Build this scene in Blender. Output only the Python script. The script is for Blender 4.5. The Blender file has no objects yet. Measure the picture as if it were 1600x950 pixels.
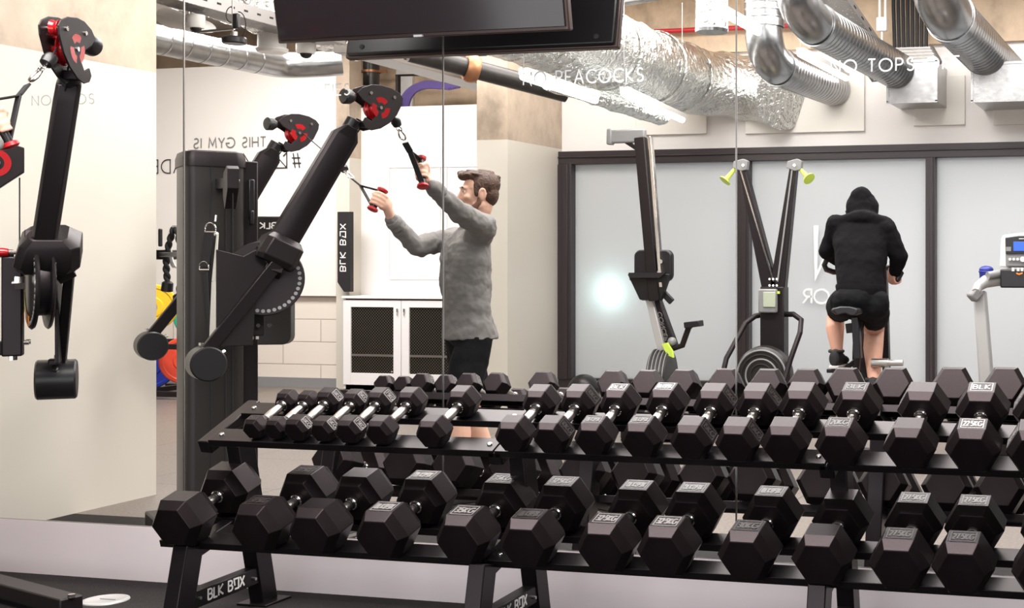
import bpy, math, random
from mathutils import Vector, Matrix, noise
random.seed(7)
PI = math.pi
R = math.radians
V = Vector
SC = bpy.context.scene
COL = SC.collection

# ------------------------------------------------------------------ camera
HC = 1.316            # lens height above the floor
CAMY = -4.55          # distance from the mirror wall (the wall is the plane y = 0)
YAW = R(13.8)
FPX, PPX, HPX = 2052.0, 1326.0, 407.0
cam_data = bpy.data.cameras.new('camera')
cam = bpy.data.objects.new('camera', cam_data)
COL.objects.link(cam)
cam.location = (0, CAMY, HC)
cam.rotation_euler = (PI / 2, 0, YAW)
cam_data.sensor_width = 36
cam_data.lens = FPX / 1600 * 36
cam_data.shift_x = -(PPX - 800) / 1600
cam_data.shift_y = -(475 - HPX) / 1600
cam_data.clip_start = 0.05
SC.camera = cam

# ------------------------------------------------------------------ world, lights, exposure
SC.view_settings.view_transform = 'Standard'
SC.view_settings.look = 'None'
SC.view_settings.gamma = 1
SC.view_settings.use_curve_mapping = False
SC.view_settings.exposure = 0.0
world = bpy.data.worlds.new('world')
SC.world = world
world.use_nodes = True
world.node_tree.nodes['Background'].inputs[0].default_value = (1.0, 0.93, 0.88, 1)
world.node_tree.nodes['Background'].inputs[1].default_value = 0.05

def area_light(name, loc, size, power, rot=(0, 0, 0), color=(1, 0.965, 0.94)):
    d = bpy.data.lights.new(name, 'AREA')
    d.shape = 'RECTANGLE'
    d.size, d.size_y = size
    d.energy = power
    d.color = color
    o = bpy.data.objects.new(name, d)
    COL.objects.link(o)
    o.location = loc
    o.rotation_euler = rot
    return o
area_light('ceiling_light_real_room', (-2.0, -1.7, 3.3), (4.5, 1.2), 320)
area_light('window_light_real_room', (-1.5, -6.8, 1.25), (9.0, 2.2), 210, rot=(PI / 2, 0, 0), color=(.97, .98, 1))
area_light('ceiling_light_mirror_front', (-2.4, 2.0, 3.75), (5.5, 1.6), 320)
area_light('ceiling_light_mirror_back', (-2.6, 4.9, 3.75), (6.0, 1.6), 330)
area_light('ceiling_light_alcove', (-7.9, 5.0, 3.85), (2.4, 1.2), 270)

# ------------------------------------------------------------------ pixel rays to points of the place
CF = (-math.sin(YAW), math.cos(YAW))
CR = (math.cos(YAW), math.sin(YAW))
def _ray(x, y):
    u = (x - PPX) / FPX
    return (CF[0] + u * CR[0], CF[1] + u * CR[1], (HPX - y) / FPX)
def depth_of(p): return CF[0] * p.x + CF[1] * (p.y - CAMY)
def at(x, y, Y):
    r = _ray(x, y); t = (Y - CAMY) / r[1]
    return V((r[0] * t, Y, HC + r[2] * t))
def atz(x, y, z):
    r = _ray(x, y); t = (z - HC) / r[2]
    return V((r[0] * t, CAMY + r[1] * t, z))
def atx(x, y, X):
    r = _ray(x, y); t = X / r[0]
    return V((X, CAMY + r[1] * t, HC + r[2] * t))

# ------------------------------------------------------------------ materials
MATS = {}
def mat(name, col, rough=0.5, metal=0.0, spec=None, bump=None, var=None, coat=0.0, emit=None, estr=0.0, trans=0.0, tint=None):
    """bump = (scale, strength, distance); var = (scale, amount) colour mottling"""
    if name in MATS: return MATS[name]
    m = bpy.data.materials.new(name); m.use_nodes = True
    nt = m.node_tree; b = nt.nodes['Principled BSDF']
    b.inputs['Base Color'].default_value = (*col, 1)
    b.inputs['Roughness'].default_value = rough
    b.inputs['Metallic'].default_value = metal
    if spec is not None: b.inputs['Specular IOR Level'].default_value = spec
    if tint: b.inputs['Specular Tint'].default_value = (*tint, 1)
    if coat: b.inputs['Coat Weight'].default_value = coat; b.inputs['Coat Roughness'].default_value = 0.12
    if trans: b.inputs['Transmission Weight'].default_value = trans
    if emit: b.inputs['Emission Color'].default_value = (*emit, 1); b.inputs['Emission Strength'].default_value = estr
    tc = nt.nodes.new('ShaderNodeTexCoord')
    if var:
        n = nt.nodes.new('ShaderNodeTexNoise'); n.inputs['Scale'].default_value = var[0]; n.inputs['Detail'].default_value = 6
        nt.links.new(tc.outputs['Object'], n.inputs['Vector'])
        mx = nt.nodes.new('ShaderNodeMix'); mx.data_type = 'RGBA'
        a = var[1]
        mx.inputs[6].default_value = (*[c * (1 - a) for c in col], 1)
        mx.inputs[7].default_value = (*[min(1, c * (1 + a)) for c in col], 1)
        rp = nt.nodes.new('ShaderNodeMapRange'); rp.inputs[1].default_value = .3; rp.inputs[2].default_value = .7
        nt.links.new(n.outputs['Fac'], rp.inputs[0]); nt.links.new(rp.outputs[0], mx.inputs[0])
        nt.links.new(mx.outputs[2], b.inputs['Base Color'])
    if bump:
        n = nt.nodes.new('ShaderNodeTexNoise'); n.inputs['Scale'].default_value = bump[0]; n.inputs['Detail'].default_value = 5
        nt.links.new(tc.outputs['Object'], n.inputs['Vector'])
        bp = nt.nodes.new('ShaderNodeBump'); bp.inputs['Strength'].default_value = bump[1]; bp.inputs['Distance'].default_value = bump[2]
        nt.links.new(n.outputs['Fac'], bp.inputs['Height']); nt.links.new(bp.outputs[0], b.inputs['Normal'])
    MATS[name] = m
    return m

def M(k): return MATS[k]
mat('rubber', (0.0080, 0.0058, 0.0063), 0.33, spec=.24, tint=(1, .80, .84), bump=(260, 0.12, 0.002), var=(9, 0.25))
mat('rack_metal', (0.006, 0.005, 0.0055), 0.32, spec=.35, tint=(1, .84, .88), var=(12, .2))
mat('machine_metal', (0.0085, 0.007, 0.0075), 0.42, spec=.4, tint=(1, .86, .88), bump=(400, 0.15, 0.001))
mat('machine_shroud', (0.020, 0.017, 0.0155), 0.38)
mat('chrome', (0.80, 0.76, 0.73), 0.14, 1.0)
mat('steel', (0.55, 0.53, 0.51), 0.3, 1.0)
mat('knurl', (0.62, 0.58, 0.55), 0.32, 1.0, bump=(500, 0.4, 0.001))
mat('black_plastic', (0.012, 0.011, 0.012), 0.35)
mat('matt_black', (0.010, 0.009, 0.010), 0.7)
mat('red_metal', (0.45, 0.008, 0.012), 0.22, 0.3, coat=.5)
mat('red_plastic', (0.42, 0.012, 0.018), 0.4)
mat('white_plastic', (0.78, 0.76, 0.72), 0.4)
mat('white_print', (0.85, 0.83, 0.80), 0.5)
mat('sticker_white', (0.88, 0.88, 0.88), 0.5, emit=(1, 1, 1), estr=0.0)
mat('grey_print', (0.20, 0.19, 0.19), 0.5)
mat('label_dull', (0.030, 0.025, 0.025), 0.35)
mat('label_sheen', (0.20, 0.185, 0.18), 0.28)  # paler than the dull marking: glossy reflection on some markings put into the colour
mat('galvanised', (0.40, 0.405, 0.41), 0.27, 0.97, var=(14, .12), bump=(20, .08, .01))
mat('galv_dark', (0.22, 0.21, 0.21), 0.35, 0.9)
mat('foil', (0.84, 0.86, 0.84), 0.15, 1.0, bump=(24, 1.0, 0.035))
mat('tray_metal', (0.30, 0.29, 0.28), 0.4, 0.8)
mat('dark_pipe', (0.05, 0.045, 0.042), 0.35, 0.3, var=(6, .4))
mat('copper_clip', (0.42, 0.20, 0.10), 0.4, 0.7)
mat('purple_cable', (0.13, 0.09, 0.28), 0.5)
mat('white_wall', (0.80, 0.765, 0.735), 0.6, bump=(30, .05, .003))
mat('whiteboard', (0.84, 0.80, 0.75), 0.28)
mat('board_cream', (0.80, 0.765, 0.70), 0.55)
mat('kick_wall', (0.80, 0.71, 0.725), 0.55, var=(1.3, .06), bump=(60, .05, .002))
mat('frame_brown', (0.030, 0.022, 0.024), 0.38)
mat('frosted_glass', (0.66, 0.67, 0.67), 0.28, coat=.2)
mat('cabinet_white', (0.83, 0.80, 0.80), 0.45)
mat('screen_black', (0.012, 0.009, 0.010), 0.12)
mat('tv_bezel', (0.075, 0.05, 0.045), 0.3, 0.4)
mat('tv_back', (0.009, 0.008, 0.009), 0.3)
mat('lamp_tube', (1, 1, 1), 0.5, emit=(1, 0.97, 0.93), estr=16)
mat('yellow_green', (0.62, 0.80, 0.10), 0.4)
mat('grey_plastic', (0.25, 0.25, 0.25), 0.4)
mat('silver_paint', (0.52, 0.51, 0.50), 0.35, 0.3)
mat('lcd', (0.45, 0.50, 0.38), 0.3)
mat('blue_screen', (0.02, 0.09, 0.42), 0.3, emit=(0.02, 0.12, 0.6), estr=.6)
mat('rope_black', (0.016, 0.015, 0.016), 0.8)
mat('webbing_black', (0.014, 0.013, 0.014), 0.8)
mat('webbing_white', (0.62, 0.60, 0.54), 0.8)
mat('plate_yellow', (0.80, 0.50, 0.02), 0.45)
mat('plate_green', (0.02, 0.42, 0.25), 0.45)
mat('plate_red', (0.75, 0.07, 0.03), 0.45)
mat('plate_blue', (0.01, 0.03, 0.30), 0.45)
mat('warning_label', (0.80, 0.62, 0.10), 0.5)
mat('orange_label', (0.85, 0.22, 0.02), 0.5)
mat('skin', (0.66, 0.36, 0.26), 0.5, spec=.35, var=(14, .06))
mat('skin_pale', (0.74, 0.45, 0.33), 0.5, spec=.35, var=(14, .06))
mat('hair', (0.060, 0.026, 0.014), 0.55, bump=(90, .7, .01), var=(40, .4))
mat('beard', (0.16, 0.075, 0.045), 0.7, bump=(200, .5, .004))
mat('grey_shirt', (0.18, 0.172, 0.162), 0.85, bump=(9, .35, .03))
mat('black_shorts', (0.006, 0.006, 0.007), 0.8, spec=.15, bump=(12, .4, .02))
mat('black_hoodie', (0.0055, 0.005, 0.006), 0.9, spec=.12, bump=(8, .5, .03))
mat('shoe_black', (0.015, 0.013, 0.014), 0.6)
mat('eye_white', (0.7, 0.68, 0.65), 0.3)
mat('eye_dark', (0.03, 0.015, 0.01), 0.2)
mat('lips', (0.45, 0.19, 0.15), 0.5)
mat('blue_plastic', (0.02, 0.03, 0.25), 0.4)

def concrete(name, base, paint=None, zline=None, pr=0.5):
    """bare concrete; below zline (a real paint line on the wall) it is painted"""
    m = bpy.data.materials.new(name); m.use_nodes = True; nt = m.node_tree; b = nt.nodes['Principled BSDF']
    geo = nt.nodes.new('ShaderNodeNewGeometry')
    n1 = nt.nodes.new('ShaderNodeTexNoise'); n1.inputs['Scale'].default_value = 1.6; n1.inputs['Detail'].default_value = 8; n1.inputs['Roughness'].default_value = .62
    mp = nt.nodes.new('ShaderNodeMapping'); mp.inputs['Scale'].default_value = (1.5, 1.5, 1.1)
    nt.links.new(geo.outputs['Position'], mp.inputs[0]); nt.links.new(mp.outputs[0], n1.inputs['Vector'])
    cr = nt.nodes.new('ShaderNodeValToRGB'); e = cr.color_ramp.elements
    e[0].position = .34; e[0].color = (*[c * .62 for c in base], 1)
    e[1].position = .66; e[1].color = (*[min(1, c * 1.25) for c in base], 1)
    k = cr.color_ramp.elements.new(.5); k.color = (*base, 1)
    nt.links.new(n1.outputs['Fac'], cr.inputs[0])
    bp = nt.nodes.new('ShaderNodeBump'); bp.inputs['Strength'].default_value = .35; bp.inputs['Distance'].default_value = .01
    n2 = nt.nodes.new('ShaderNodeTexNoise'); n2.inputs['Scale'].default_value = 9; n2.inputs['Detail'].default_value = 6
    nt.links.new(geo.outputs['Position'], n2.inputs['Vector']); nt.links.new(n2.outputs['Fac'], bp.inputs['Height'])
    nt.links.new(bp.outputs[0], b.inputs['Normal'])
    out = cr.outputs[0]
    if paint:
        sx = nt.nodes.new('ShaderNodeSeparateXYZ'); nt.links.new(geo.outputs['Position'], sx.inputs[0])
        lt = nt.nodes.new('ShaderNodeMath'); lt.operation = 'LESS_THAN'; lt.inputs[1].default_value = zline
        nt.links.new(sx.outputs[2], lt.inputs[0])
        pv = nt.nodes.new('ShaderNodeTexNoise'); pv.inputs['Scale'].default_value = .9; pv.inputs['Detail'].default_value = 4
        nt.links.new(geo.outputs['Position'], pv.inputs['Vector'])
        pm = nt.nodes.new('ShaderNodeMix'); pm.data_type = 'RGBA'
        pm.inputs[6].default_value = (*[c * .95 for c in paint], 1); pm.inputs[7].default_value = (*[min(1, c * 1.04) for c in paint], 1)
        nt.links.new(pv.outputs['Fac'], pm.inputs[0])
        mx = nt.nodes.new('ShaderNodeMix'); mx.data_type = 'RGBA'
        nt.links.new(lt.outputs[0], mx.inputs[0]); nt.links.new(out, mx.inputs[6]); nt.links.new(pm.outputs[2], mx.inputs[7])
        out = mx.outputs[2]
        st = nt.nodes.new('ShaderNodeMath'); st.operation = 'MULTIPLY_ADD'; st.inputs[1].default_value = -.28; st.inputs[2].default_value = .35
        nt.links.new(lt.outputs[0], st.inputs[0]); nt.links.new(st.outputs[0], bp.inputs['Strength'])
    nt.links.new(out, b.inputs['Base Color']); b.inputs['Roughness'].default_value = pr
    MATS[name] = m
concrete('concrete', (0.52, 0.385, 0.26))
concrete('concrete_painted', (0.47, 0.375, 0.285), (0.64, 0.60, 0.525), 2.37, .42)

def block_wall(name, z_from):
    m = bpy.data.materials.new(name); m.use_nodes = True; nt = m.node_tree; b = nt.nodes['Principled BSDF']
    geo = nt.nodes.new('ShaderNodeNewGeometry'); sp = nt.nodes.new('ShaderNodeSeparateXYZ'); nt.links.new(geo.outputs['Position'], sp.inputs[0])
    cb = nt.nodes.new('ShaderNodeCombineXYZ'); nt.links.new(sp.outputs[0], cb.inputs[0]); nt.links.new(sp.outputs[2], cb.inputs[1])
    br = nt.nodes.new('ShaderNodeTexBrick'); nt.links.new(cb.outputs[0], br.inputs['Vector'])
    br.inputs['Scale'].default_value = 1; br.inputs['Brick Width'].default_value = .9; br.inputs['Row Height'].default_value = .235
    br.inputs['Mortar Size'].default_value = .007; br.inputs['Mortar Smooth'].default_value = .4
    br.inputs['Color1'].default_value = (.78, .70, .62, 1); br.inputs['Color2'].default_value = (.76, .68, .60, 1); br.inputs['Mortar'].default_value = (.52, .45, .38, 1)
    nt.links.new(br.outputs['Color'], b.inputs['Base Color'])
    bp = nt.nodes.new('ShaderNodeBump'); bp.inputs['Strength'].default_value = .5; bp.inputs['Distance'].default_value = .01; bp.invert = True
    nt.links.new(br.outputs['Fac'], bp.inputs['Height']); nt.links.new(bp.outputs[0], b.inputs['Normal'])
    b.inputs['Roughness'].default_value = .6
    MATS[name] = m
block_wall('painted_block', 0)

def floor_mat():
    m = bpy.data.materials.new('floor_vinyl'); m.use_nodes = True; nt = m.node_tree; b = nt.nodes['Principled BSDF']
    geo = nt.nodes.new('ShaderNodeNewGeometry')
    br = nt.nodes.new('ShaderNodeTexBrick'); nt.links.new(geo.outputs['Position'], br.inputs['Vector'])
    br.offset = 0.0
    for k, v in (('Scale', 1), ('Brick Width', 1.0), ('Row Height', 1.0), ('Mortar Size', .004), ('Mortar Smooth', .2)): br.inputs[k].default_value = v
    n = nt.nodes.new('ShaderNodeTexNoise'); n.inputs['Scale'].default_value = 60; n.inputs['Detail'].default_value = 5
    nt.links.new(geo.outputs['Position'], n.inputs['Vector'])
    cr = nt.nodes.new('ShaderNodeValToRGB'); e = cr.color_ramp.elements
    e[0].position = .35; e[0].color = (.135, .110, .095, 1); e[1].position = .65; e[1].color = (.205, .172, .150, 1)
    nt.links.new(n.outputs['Fac'], cr.inputs[0])
    nt.links.new(cr.outputs[0], br.inputs['Color1']); nt.links.new(cr.outputs[0], br.inputs['Color2']); br.inputs['Mortar'].default_value = (.05, .04, .035, 1)
    nt.links.new(br.outputs['Color'], b.inputs['Base Color']); b.inputs['Roughness'].default_value = .42
    MATS['floor_vinyl'] = m
    m = bpy.data.materials.new('floor_rubber'); m.use_nodes = True; nt = m.node_tree; b = nt.nodes['Principled BSDF']
    geo = nt.nodes.new('ShaderNodeNewGeometry')
    br = nt.nodes.new('ShaderNodeTexBrick'); nt.links.new(geo.outputs['Position'], br.inputs['Vector']); br.offset = 0
    for k, v in (('Scale', 1), ('Brick Width', 1.0), ('Row Height', 1.0), ('Mortar Size', .002), ('Mortar Smooth', .2)): br.inputs[k].default_value = v
    n = nt.nodes.new('ShaderNodeTexNoise'); n.inputs['Scale'].default_value = 220; n.inputs['Detail'].default_value = 3
    nt.links.new(geo.outputs['Position'], n.inputs['Vector'])
    cr = nt.nodes.new('ShaderNodeValToRGB'); e = cr.color_ramp.elements
    e[0].position = .62; e[0].color = (.010, .008, .008, 1); e[1].position = .70; e[1].color = (.11, .10, .095, 1)
    nt.links.new(n.outputs['Fac'], cr.inputs[0])
    nt.links.new(cr.outputs[0], br.inputs['Color1']); nt.links.new(cr.outputs[0], br.inputs['Color2']); br.inputs['Mortar'].default_value = (.006, .005, .005, 1)
    nt.links.new(br.outputs['Color'], b.inputs['Base Color']); b.inputs['Roughness'].default_value = .75; b.inputs['Specular IOR Level'].default_value = .25
    MATS['floor_rubber'] = m
floor_mat()

# ------------------------------------------------------------------ mesh helpers
def frame_of(d, up=(0, 0, 1)):
    d = V(d).normalized(); up = V(up)
    if abs(d.dot(up.normalized())) > .98: up = V((0, 1, 0)) if abs(d.y) < .9 else V((1, 0, 0))
    x = d.cross(up).normalized(); z = x.cross(d).normalized()
    return x, d, z          # side, along, up

class MB:
    def __init__(s): s.v = []; s.f = []
    def add(s, vs, fs):
        n = len(s.v); s.v += [tuple(p) for p in vs]; s.f += [tuple(i + n for i in f) for f in fs]; return s
    def box(s, c, size, ax=None):
        c = V(c); h = [q / 2 for q in size]
        X, Y, Z = (V((1, 0, 0)), V((0, 1, 0)), V((0, 0, 1))) if ax is None else [V(a) for a in ax]
        vs = [c + X * (i * h[0]) + Y * (j * h[1]) + Z * (k * h[2]) for i in (-1, 1) for j in (-1, 1) for k in (-1, 1)]
        return s.add(vs, [(0, 1, 3, 2), (4, 6, 7, 5), (0, 4, 5, 1), (2, 3, 7, 6), (0, 2, 6, 4), (1, 5, 7, 3)])
    def beam(s, p, q, w, h, up=(0, 0, 1), w2=None, h2=None):
        p, q = V(p), V(q); x, d, z = frame_of(q - p, up); w2 = w if w2 is None else w2; h2 = h if h2 is None else h2
        vs = [p + x * (i * w / 2) + z * (k * h / 2) for i, k in ((-1, -1), (1, -1), (1, 1), (-1, 1))] + \
             [q + x * (i * w2 / 2) + z * (k * h2 / 2) for i, k in ((-1, -1), (1, -1), (1, 1), (-1, 1))]
        return s.add(vs, [(0, 1, 2, 3), (7, 6, 5, 4), (0, 4, 5, 1), (1, 5, 6, 2), (2, 6, 7, 3), (3, 7, 4, 0)])
    def cyl(s, p, q, r, r2=None, n=20, cap=True):
        return s.tube([p, q], [r, r if r2 is None else r2], n, cap)
    def tube(s, pts, r, n=12, cap=True, closed=False, flat=None, up=(0, 0, 1)):
        pts = [V(p) for p in pts]; m = len(pts)
        rr = r if isinstance(r, (list, tuple)) else [r] * m
        tang = []
        for i in range(m):
            a = pts[i - 1] if (i > 0 or closed) else pts[i]; b = pts[(i + 1) % m] if (i < m - 1 or closed) else pts[i]
            t = (b - a)
            if t.length < 1e-9: t = V((0, 0, 1))
            tang.append(t.normalized())
        x, _, z = frame_of(tang[0], up); vs = []; fs = []
        for i in range(m):
            if i:
                ax = tang[i - 1].cross(tang[i])
                if ax.length > 1e-7:
                    rot = Matrix.Rotation(tang[i - 1].angle(tang[i]), 3, ax.normalized()); x = rot @ x; z = rot @ z
            for k in range(n):
                a = 2 * PI * k / n; fz = 1 if flat is None else flat
                vs.append(pts[i] + (x * math.cos(a) + z * math.sin(a) * fz) * rr[i])
        for i in range(m if closed else m - 1):
            j = (i + 1) % m
            for k in range(n): fs.append((i * n + k, i * n + (k + 1) % n, j * n + (k + 1) % n, j * n + k))
        if cap and not closed: fs.append(tuple(range(n - 1, -1, -1))); fs.append(tuple((m - 1) * n + k for k in range(n)))
        return s.add(vs, fs)
    def rings(s, rings, cap=True):
        n = len(rings[0]); vs = [p for r in rings for p in r]; fs = []
        for i in range(len(rings) - 1):
            for k in range(n): fs.append((i * n + k, i * n + (k + 1) % n, (i + 1) * n + (k + 1) % n, (i + 1) * n + k))
        if cap: fs.append(tuple(range(n - 1, -1, -1))); fs.append(tuple((len(rings) - 1) * n + k for k in range(n)))
        return s.add(vs, fs)
    def lathe(s, o, axis, prof, n=32, closed=False):
        """prof: list of (distance along axis, radius)"""
        x, d, z = frame_of(axis); o = V(o); rg = []
        for a, r in prof: rg.append([o + d * a + (x * math.cos(2 * PI * k / n) + z * math.sin(2 * PI * k / n)) * max(r, 1e-5) for k in range(n)])
        if closed: rg.append(rg[0])
        return s.rings(rg, cap=not closed)
    def prism(s, o, ax, ay, az, pts, d):
        """polygon pts in the plane (ax, ay), thickness d along az, centred"""
        o, ax, ay, az = V(o), V(ax), V(ay), V(az)
        a = [o + ax * p[0] + ay * p[1] - az * d / 2 for p in pts]; b = [o + ax * p[0] + ay * p[1] + az * d / 2 for p in pts]
        return s.rings([a, b])
    def sphere(s, c, r, n=16, sc=(1, 1, 1), ax=None):
        c = V(c); X, Y, Z = (V((1, 0, 0)), V((0, 1, 0)), V((0, 0, 1))) if ax is None else [V(a) for a in ax]
        rg = []
        for i in range(n // 2 + 1):
            t = PI * i / (n // 2)
            q = max(math.sin(t), 1e-4)
            rg.append([c + X * (r * sc[0] * q * math.cos(2 * PI * k / n)) + Y * (r * sc[1] * q * math.sin(2 * PI * k / n)) + Z * (-r * sc[2] * math.cos(t)) for k in range(n)])
        return s.rings(rg)
    def build(s, name, m, parent=None, bevel=0, seg=2, angle=35, smooth=True, recalc=True):
        me = bpy.data.meshes.new(name)
        vv = s.v
        off = V(parent.location) if parent is not None and parent.get('_base') else None
        if parent is not None and off is None:
            q = parent; off = V((0, 0, 0))
            while q is not None:
                off += V(q.location); q = q.parent
        if off is not None: vv = [tuple(V(p) - off) for p in vv]
        me.from_pydata(vv, [], s.f); me.validate()
        if recalc:
            import bmesh
            bm = bmesh.new(); bm.from_mesh(me); bmesh.ops.recalc_face_normals(bm, faces=bm.faces); bm.to_mesh(me); bm.free()
        if smooth:
            me.polygons.foreach_set('use_smooth', [True] * len(me.polygons)); me.set_sharp_from_angle(angle=R(angle))
        o = bpy.data.objects.new(name, me); COL.objects.link(o)
        me.materials.append(M(m) if isinstance(m, str) else m)
        if parent is not None: o.parent = parent
        if bevel:
            b = o.modifiers.new('bevel', 'BEVEL'); b.width = bevel; b.segments = seg; b.limit_method = 'ANGLE'; b.angle_limit = R(40)
        return o

def thing(name, label, cat, loc=(0, 0, 0), group=None):
    o = bpy.data.objects.new(name, None); COL.objects.link(o); o.location = loc; o.empty_display_size = .1
    tag(o, label, cat, group); return o
def tag(o, label, cat, group=None, kind=None):
    o['label'] = label; o['category'] = cat
    if group: o['group'] = group
    if kind: o['kind'] = kind
    return o
def struct(o, label=None):
    o['kind'] = 'structure'
    if label: o['label'] = label; 
    return o
MIR = Matrix.Diagonal((1, -1, 1, 1))
def copy_tree(o, parent=None):
    c = o.copy(); COL.objects.link(c)
    if parent is not None: c.parent = parent
    for ch in list(o.children): copy_tree(ch, c)
    return c
def reflect(o, label=None, group=None):
    c = copy_tree(o)
    c.matrix_basis = MIR @ (Matrix.Translation(o.location) @ o.rotation_euler.to_matrix().to_4x4() @ Matrix.Diagonal((*o.scale, 1)))
    if label: c['label'] = label
    if group: c['group'] = group
    return c

# ------------------------------------------------------------------ stroke lettering
def arc(cx, cy, rx, ry, a0, a1, n=14): return [(cx + rx * math.cos(R(a0 + (a1 - a0) * i / n)), cy + ry * math.sin(R(a0 + (a1 - a0) * i / n))) for i in range(n + 1)]
GL = {
 'A': (.72, [[(0, 0), (.36, 1), (.72, 0)], [(.13, .35), (.59, .35)]]),
 'B': (.55, [[(0, 0), (0, 1), (.28, 1)] + arc(.28, .76, .22, .24, 90, -90, 8)[1:] + [(0, .52)], [(.28, .52)] + arc(.28, .26, .27, .26, 90, -90, 8)[1:] + [(0, 0)]]),
 'C': (.75, [arc(.48, .5, .48, .5, 45, 315, 20)]),
 'D': (.68, [[(0, 0), (0, 1), (.2, 1)] + arc(.2, .5, .48, .5, 90, -90, 12)[1:] + [(0, 0)]]),
 'E': (.48, [[(.48, 1), (0, 1), (0, 0), (.48, 0)], [(0, .52), (.42, .52)]]),
 'F': (.46, [[(.46, 1), (0, 1), (0, 0)], [(0, .52), (.4, .52)]]),
 'G': (.85, [arc(.48, .5, .48, .5, 45, 340, 20) + [(.94, .45), (.55, .45)]]),
 'H': (.62, [[(0, 0), (0, 1)], [(.62, 0), (.62, 1)], [(0, .5), (.62, .5)]]),
 'I': (.02, [[(0.01, 0), (0.01, 1)]]),
 'K': (.58, [[(0, 0), (0, 1)], [(.55, 1), (0.02, .48), (.58, 0)]]),
 'L': (.42, [[(0, 1), (0, 0), (.42, 0)]]),
 'M': (.82, [[(0, 0), (.08, 1), (.41, .25), (.74, 1), (.82, 0)]]),
 'N': (.66, [[(0, 0), (0, 1), (.66, 0), (.66, 1)]]),
 'O': (.96, [arc(.48, .5, .48, .5, 0, 360, 28)]),
 'P': (.52, [[(0, 0), (0, 1), (.26, 1)] + arc(.26, .74, .25, .26, 90, -90, 8)[1:] + [(0, .48)]]),
 'R': (.56, [[(0, 0), (0, 1), (.26, 1)] + arc(.26, .74, .25, .26, 90, -90, 8)[1:] + [(0, .48)], [(.22, .48), (.56, 0)]]),
 'S': (.52, [arc(.26, .75, .22, .25, 30, 270, 10) + arc(.26, .25, .25, .25, 90, -150, 10)[1:]]),
 'T': (.55, [[(0, 1), (.55, 1)], [(.275, 1), (.275, 0)]]),
 'U': (.60, [[(0, 1), (0, .3)] + arc(.3, .3, .3, .3, 180, 360, 10)[1:] + [(.6, 1)]]),
 'V': (.68, [[(0, 1), (.34, 0), (.68, 1)]]),
 'X': (.58, [[(0, 0), (.58, 1)], [(0, 1), (.58, 0)]]),
 'Y': (.64, [[(0, 1), (.32, .48), (.64, 1)], [(.32, .48), (.32, 0)]]),
 '#': (.75, [[(.12, 0), (.28, 1)], [(.48, 0), (.64, 1)], [(0, .32), (.70, .32)], [(.06, .68), (.75, .68)]]),
 '.': (.06, [[(.0, 0.0), (.06, 0.0)]]),
 '0': (.56, [arc(.28, .5, .28, .5, 0, 360, 20)]),
 '1': (.2, [[(0, .8), (.2, 1), (.2, 0)]]),
 '2': (.5, [arc(.25, .73, .25, .27, 170, -30, 10) + [(0, 0), (.5, 0)]]),
 '3': (.5, [arc(.24, .75, .22, .25, 150, -90, 10) + arc(.24, .25, .26, .25, 90, -150, 10)[1:]]),
 '5': (.5, [[(.46, 1), (.06, 1), (.03, .55)] + arc(.23, .3, .26, .3, 120, -150, 12)]),
 '6': (.52, [[(.4, 1), (.08, .5)] + arc(.26, .28, .26, .28, 150, 510, 18)]),
 '7': (.5, [[(0, 1), (.5, 1), (.14, 0)]]),
 '8': (.5, [arc(.25, .76, .2, .24, 0, 360, 14), arc(.25, .26, .25, .26, 0, 360, 14)]),
 'Q': (.62, [[(.12, 0), (.62, 0), (.62, 1), (.0, 1), (.12, .35)]]),      # the squared logo letter
 'Z': (.75, [[(.75, 1), (.75, 0), (0, 0), (.75, 1)], [(0, 0), (0, 1), (.2, .75)]]),
}
def text_width(t, gap=.26): return sum((GL[c][0] if c != ' ' else .3) + gap for c in t) - gap
def lettering(mb, t, o, ax, ay, az, h, sw=.1, gap=.26, d=.002, width=None):
    """strokes of text t standing at o (lower left), ax reading direction, ay up, az out; h letter height; sw stroke width in letter heights"""
    o, ax, ay, az = V(o), V(ax).normalized(), V(ay).normalized(), V(az).normalized()
    kx = h if width is None else width / text_width(t, gap); x = 0
    lv = 0
    for c in t:
        if c == ' ': x += .3 + gap; continue
        w, st = GL[c]
        for line in st:
            P = [V(((x + a[0]) * kx, a[1] * h)) for a in line]; n = len(P); hw = sw * h / 2
            P = [P[0]] + [P[i] for i in range(1, n) if (P[i] - P[i - 1]).length > 1e-6]; n = len(P)
            closed = n > 3 and (P[0] - P[-1]).length < 1e-5
            if closed: P = P[:-1]; n -= 1
            Lf, Rt = [], []
            for i in range(n):
                a = (P[i] - P[i - 1]) if (i > 0 or closed) else (P[1] - P[0]); b = (P[(i + 1) % n] - P[i]) if (i < n - 1 or closed) else a
                a = a.normalized(); b = b.normalized(); na = V((-a.y, a.x)); nb = V((-b.y, b.x)); m_ = (na + nb)
                m_ = m_.normalized() if m_.length > 1e-4 else na
                k = hw / max(.45, m_.dot(na)); Lf.append(P[i] + m_ * k); Rt.append(P[i] - m_ * k)
            dd_ = d * (1 + .12 * (lv % 5)); lv += 1
            vs = []
            for q, e in ((Lf, 1), (Rt, 1), (Lf, -1), (Rt, -1)): vs += [o + ax * p[0] + ay * p[1] + az * (dd_ * e / 2) for p in q]
            fs = []
            for i in range(n if closed else n - 1):
                j = (i + 1) % n
                fs += [(i, j, n + j, n + i), (2 * n + i, 3 * n + i, 3 * n + j, 2 * n + j), (i, 2 * n + i, 2 * n + j, j), (n + i, n + j, 3 * n + j, 3 * n + i)]
            if not closed: fs += [(0, n, 3 * n, 2 * n), (n - 1, 3 * n - 1, 4 * n - 1, 2 * n - 1)]
            mb.add(vs, fs)
        x += w + gap
    return mb

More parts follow.
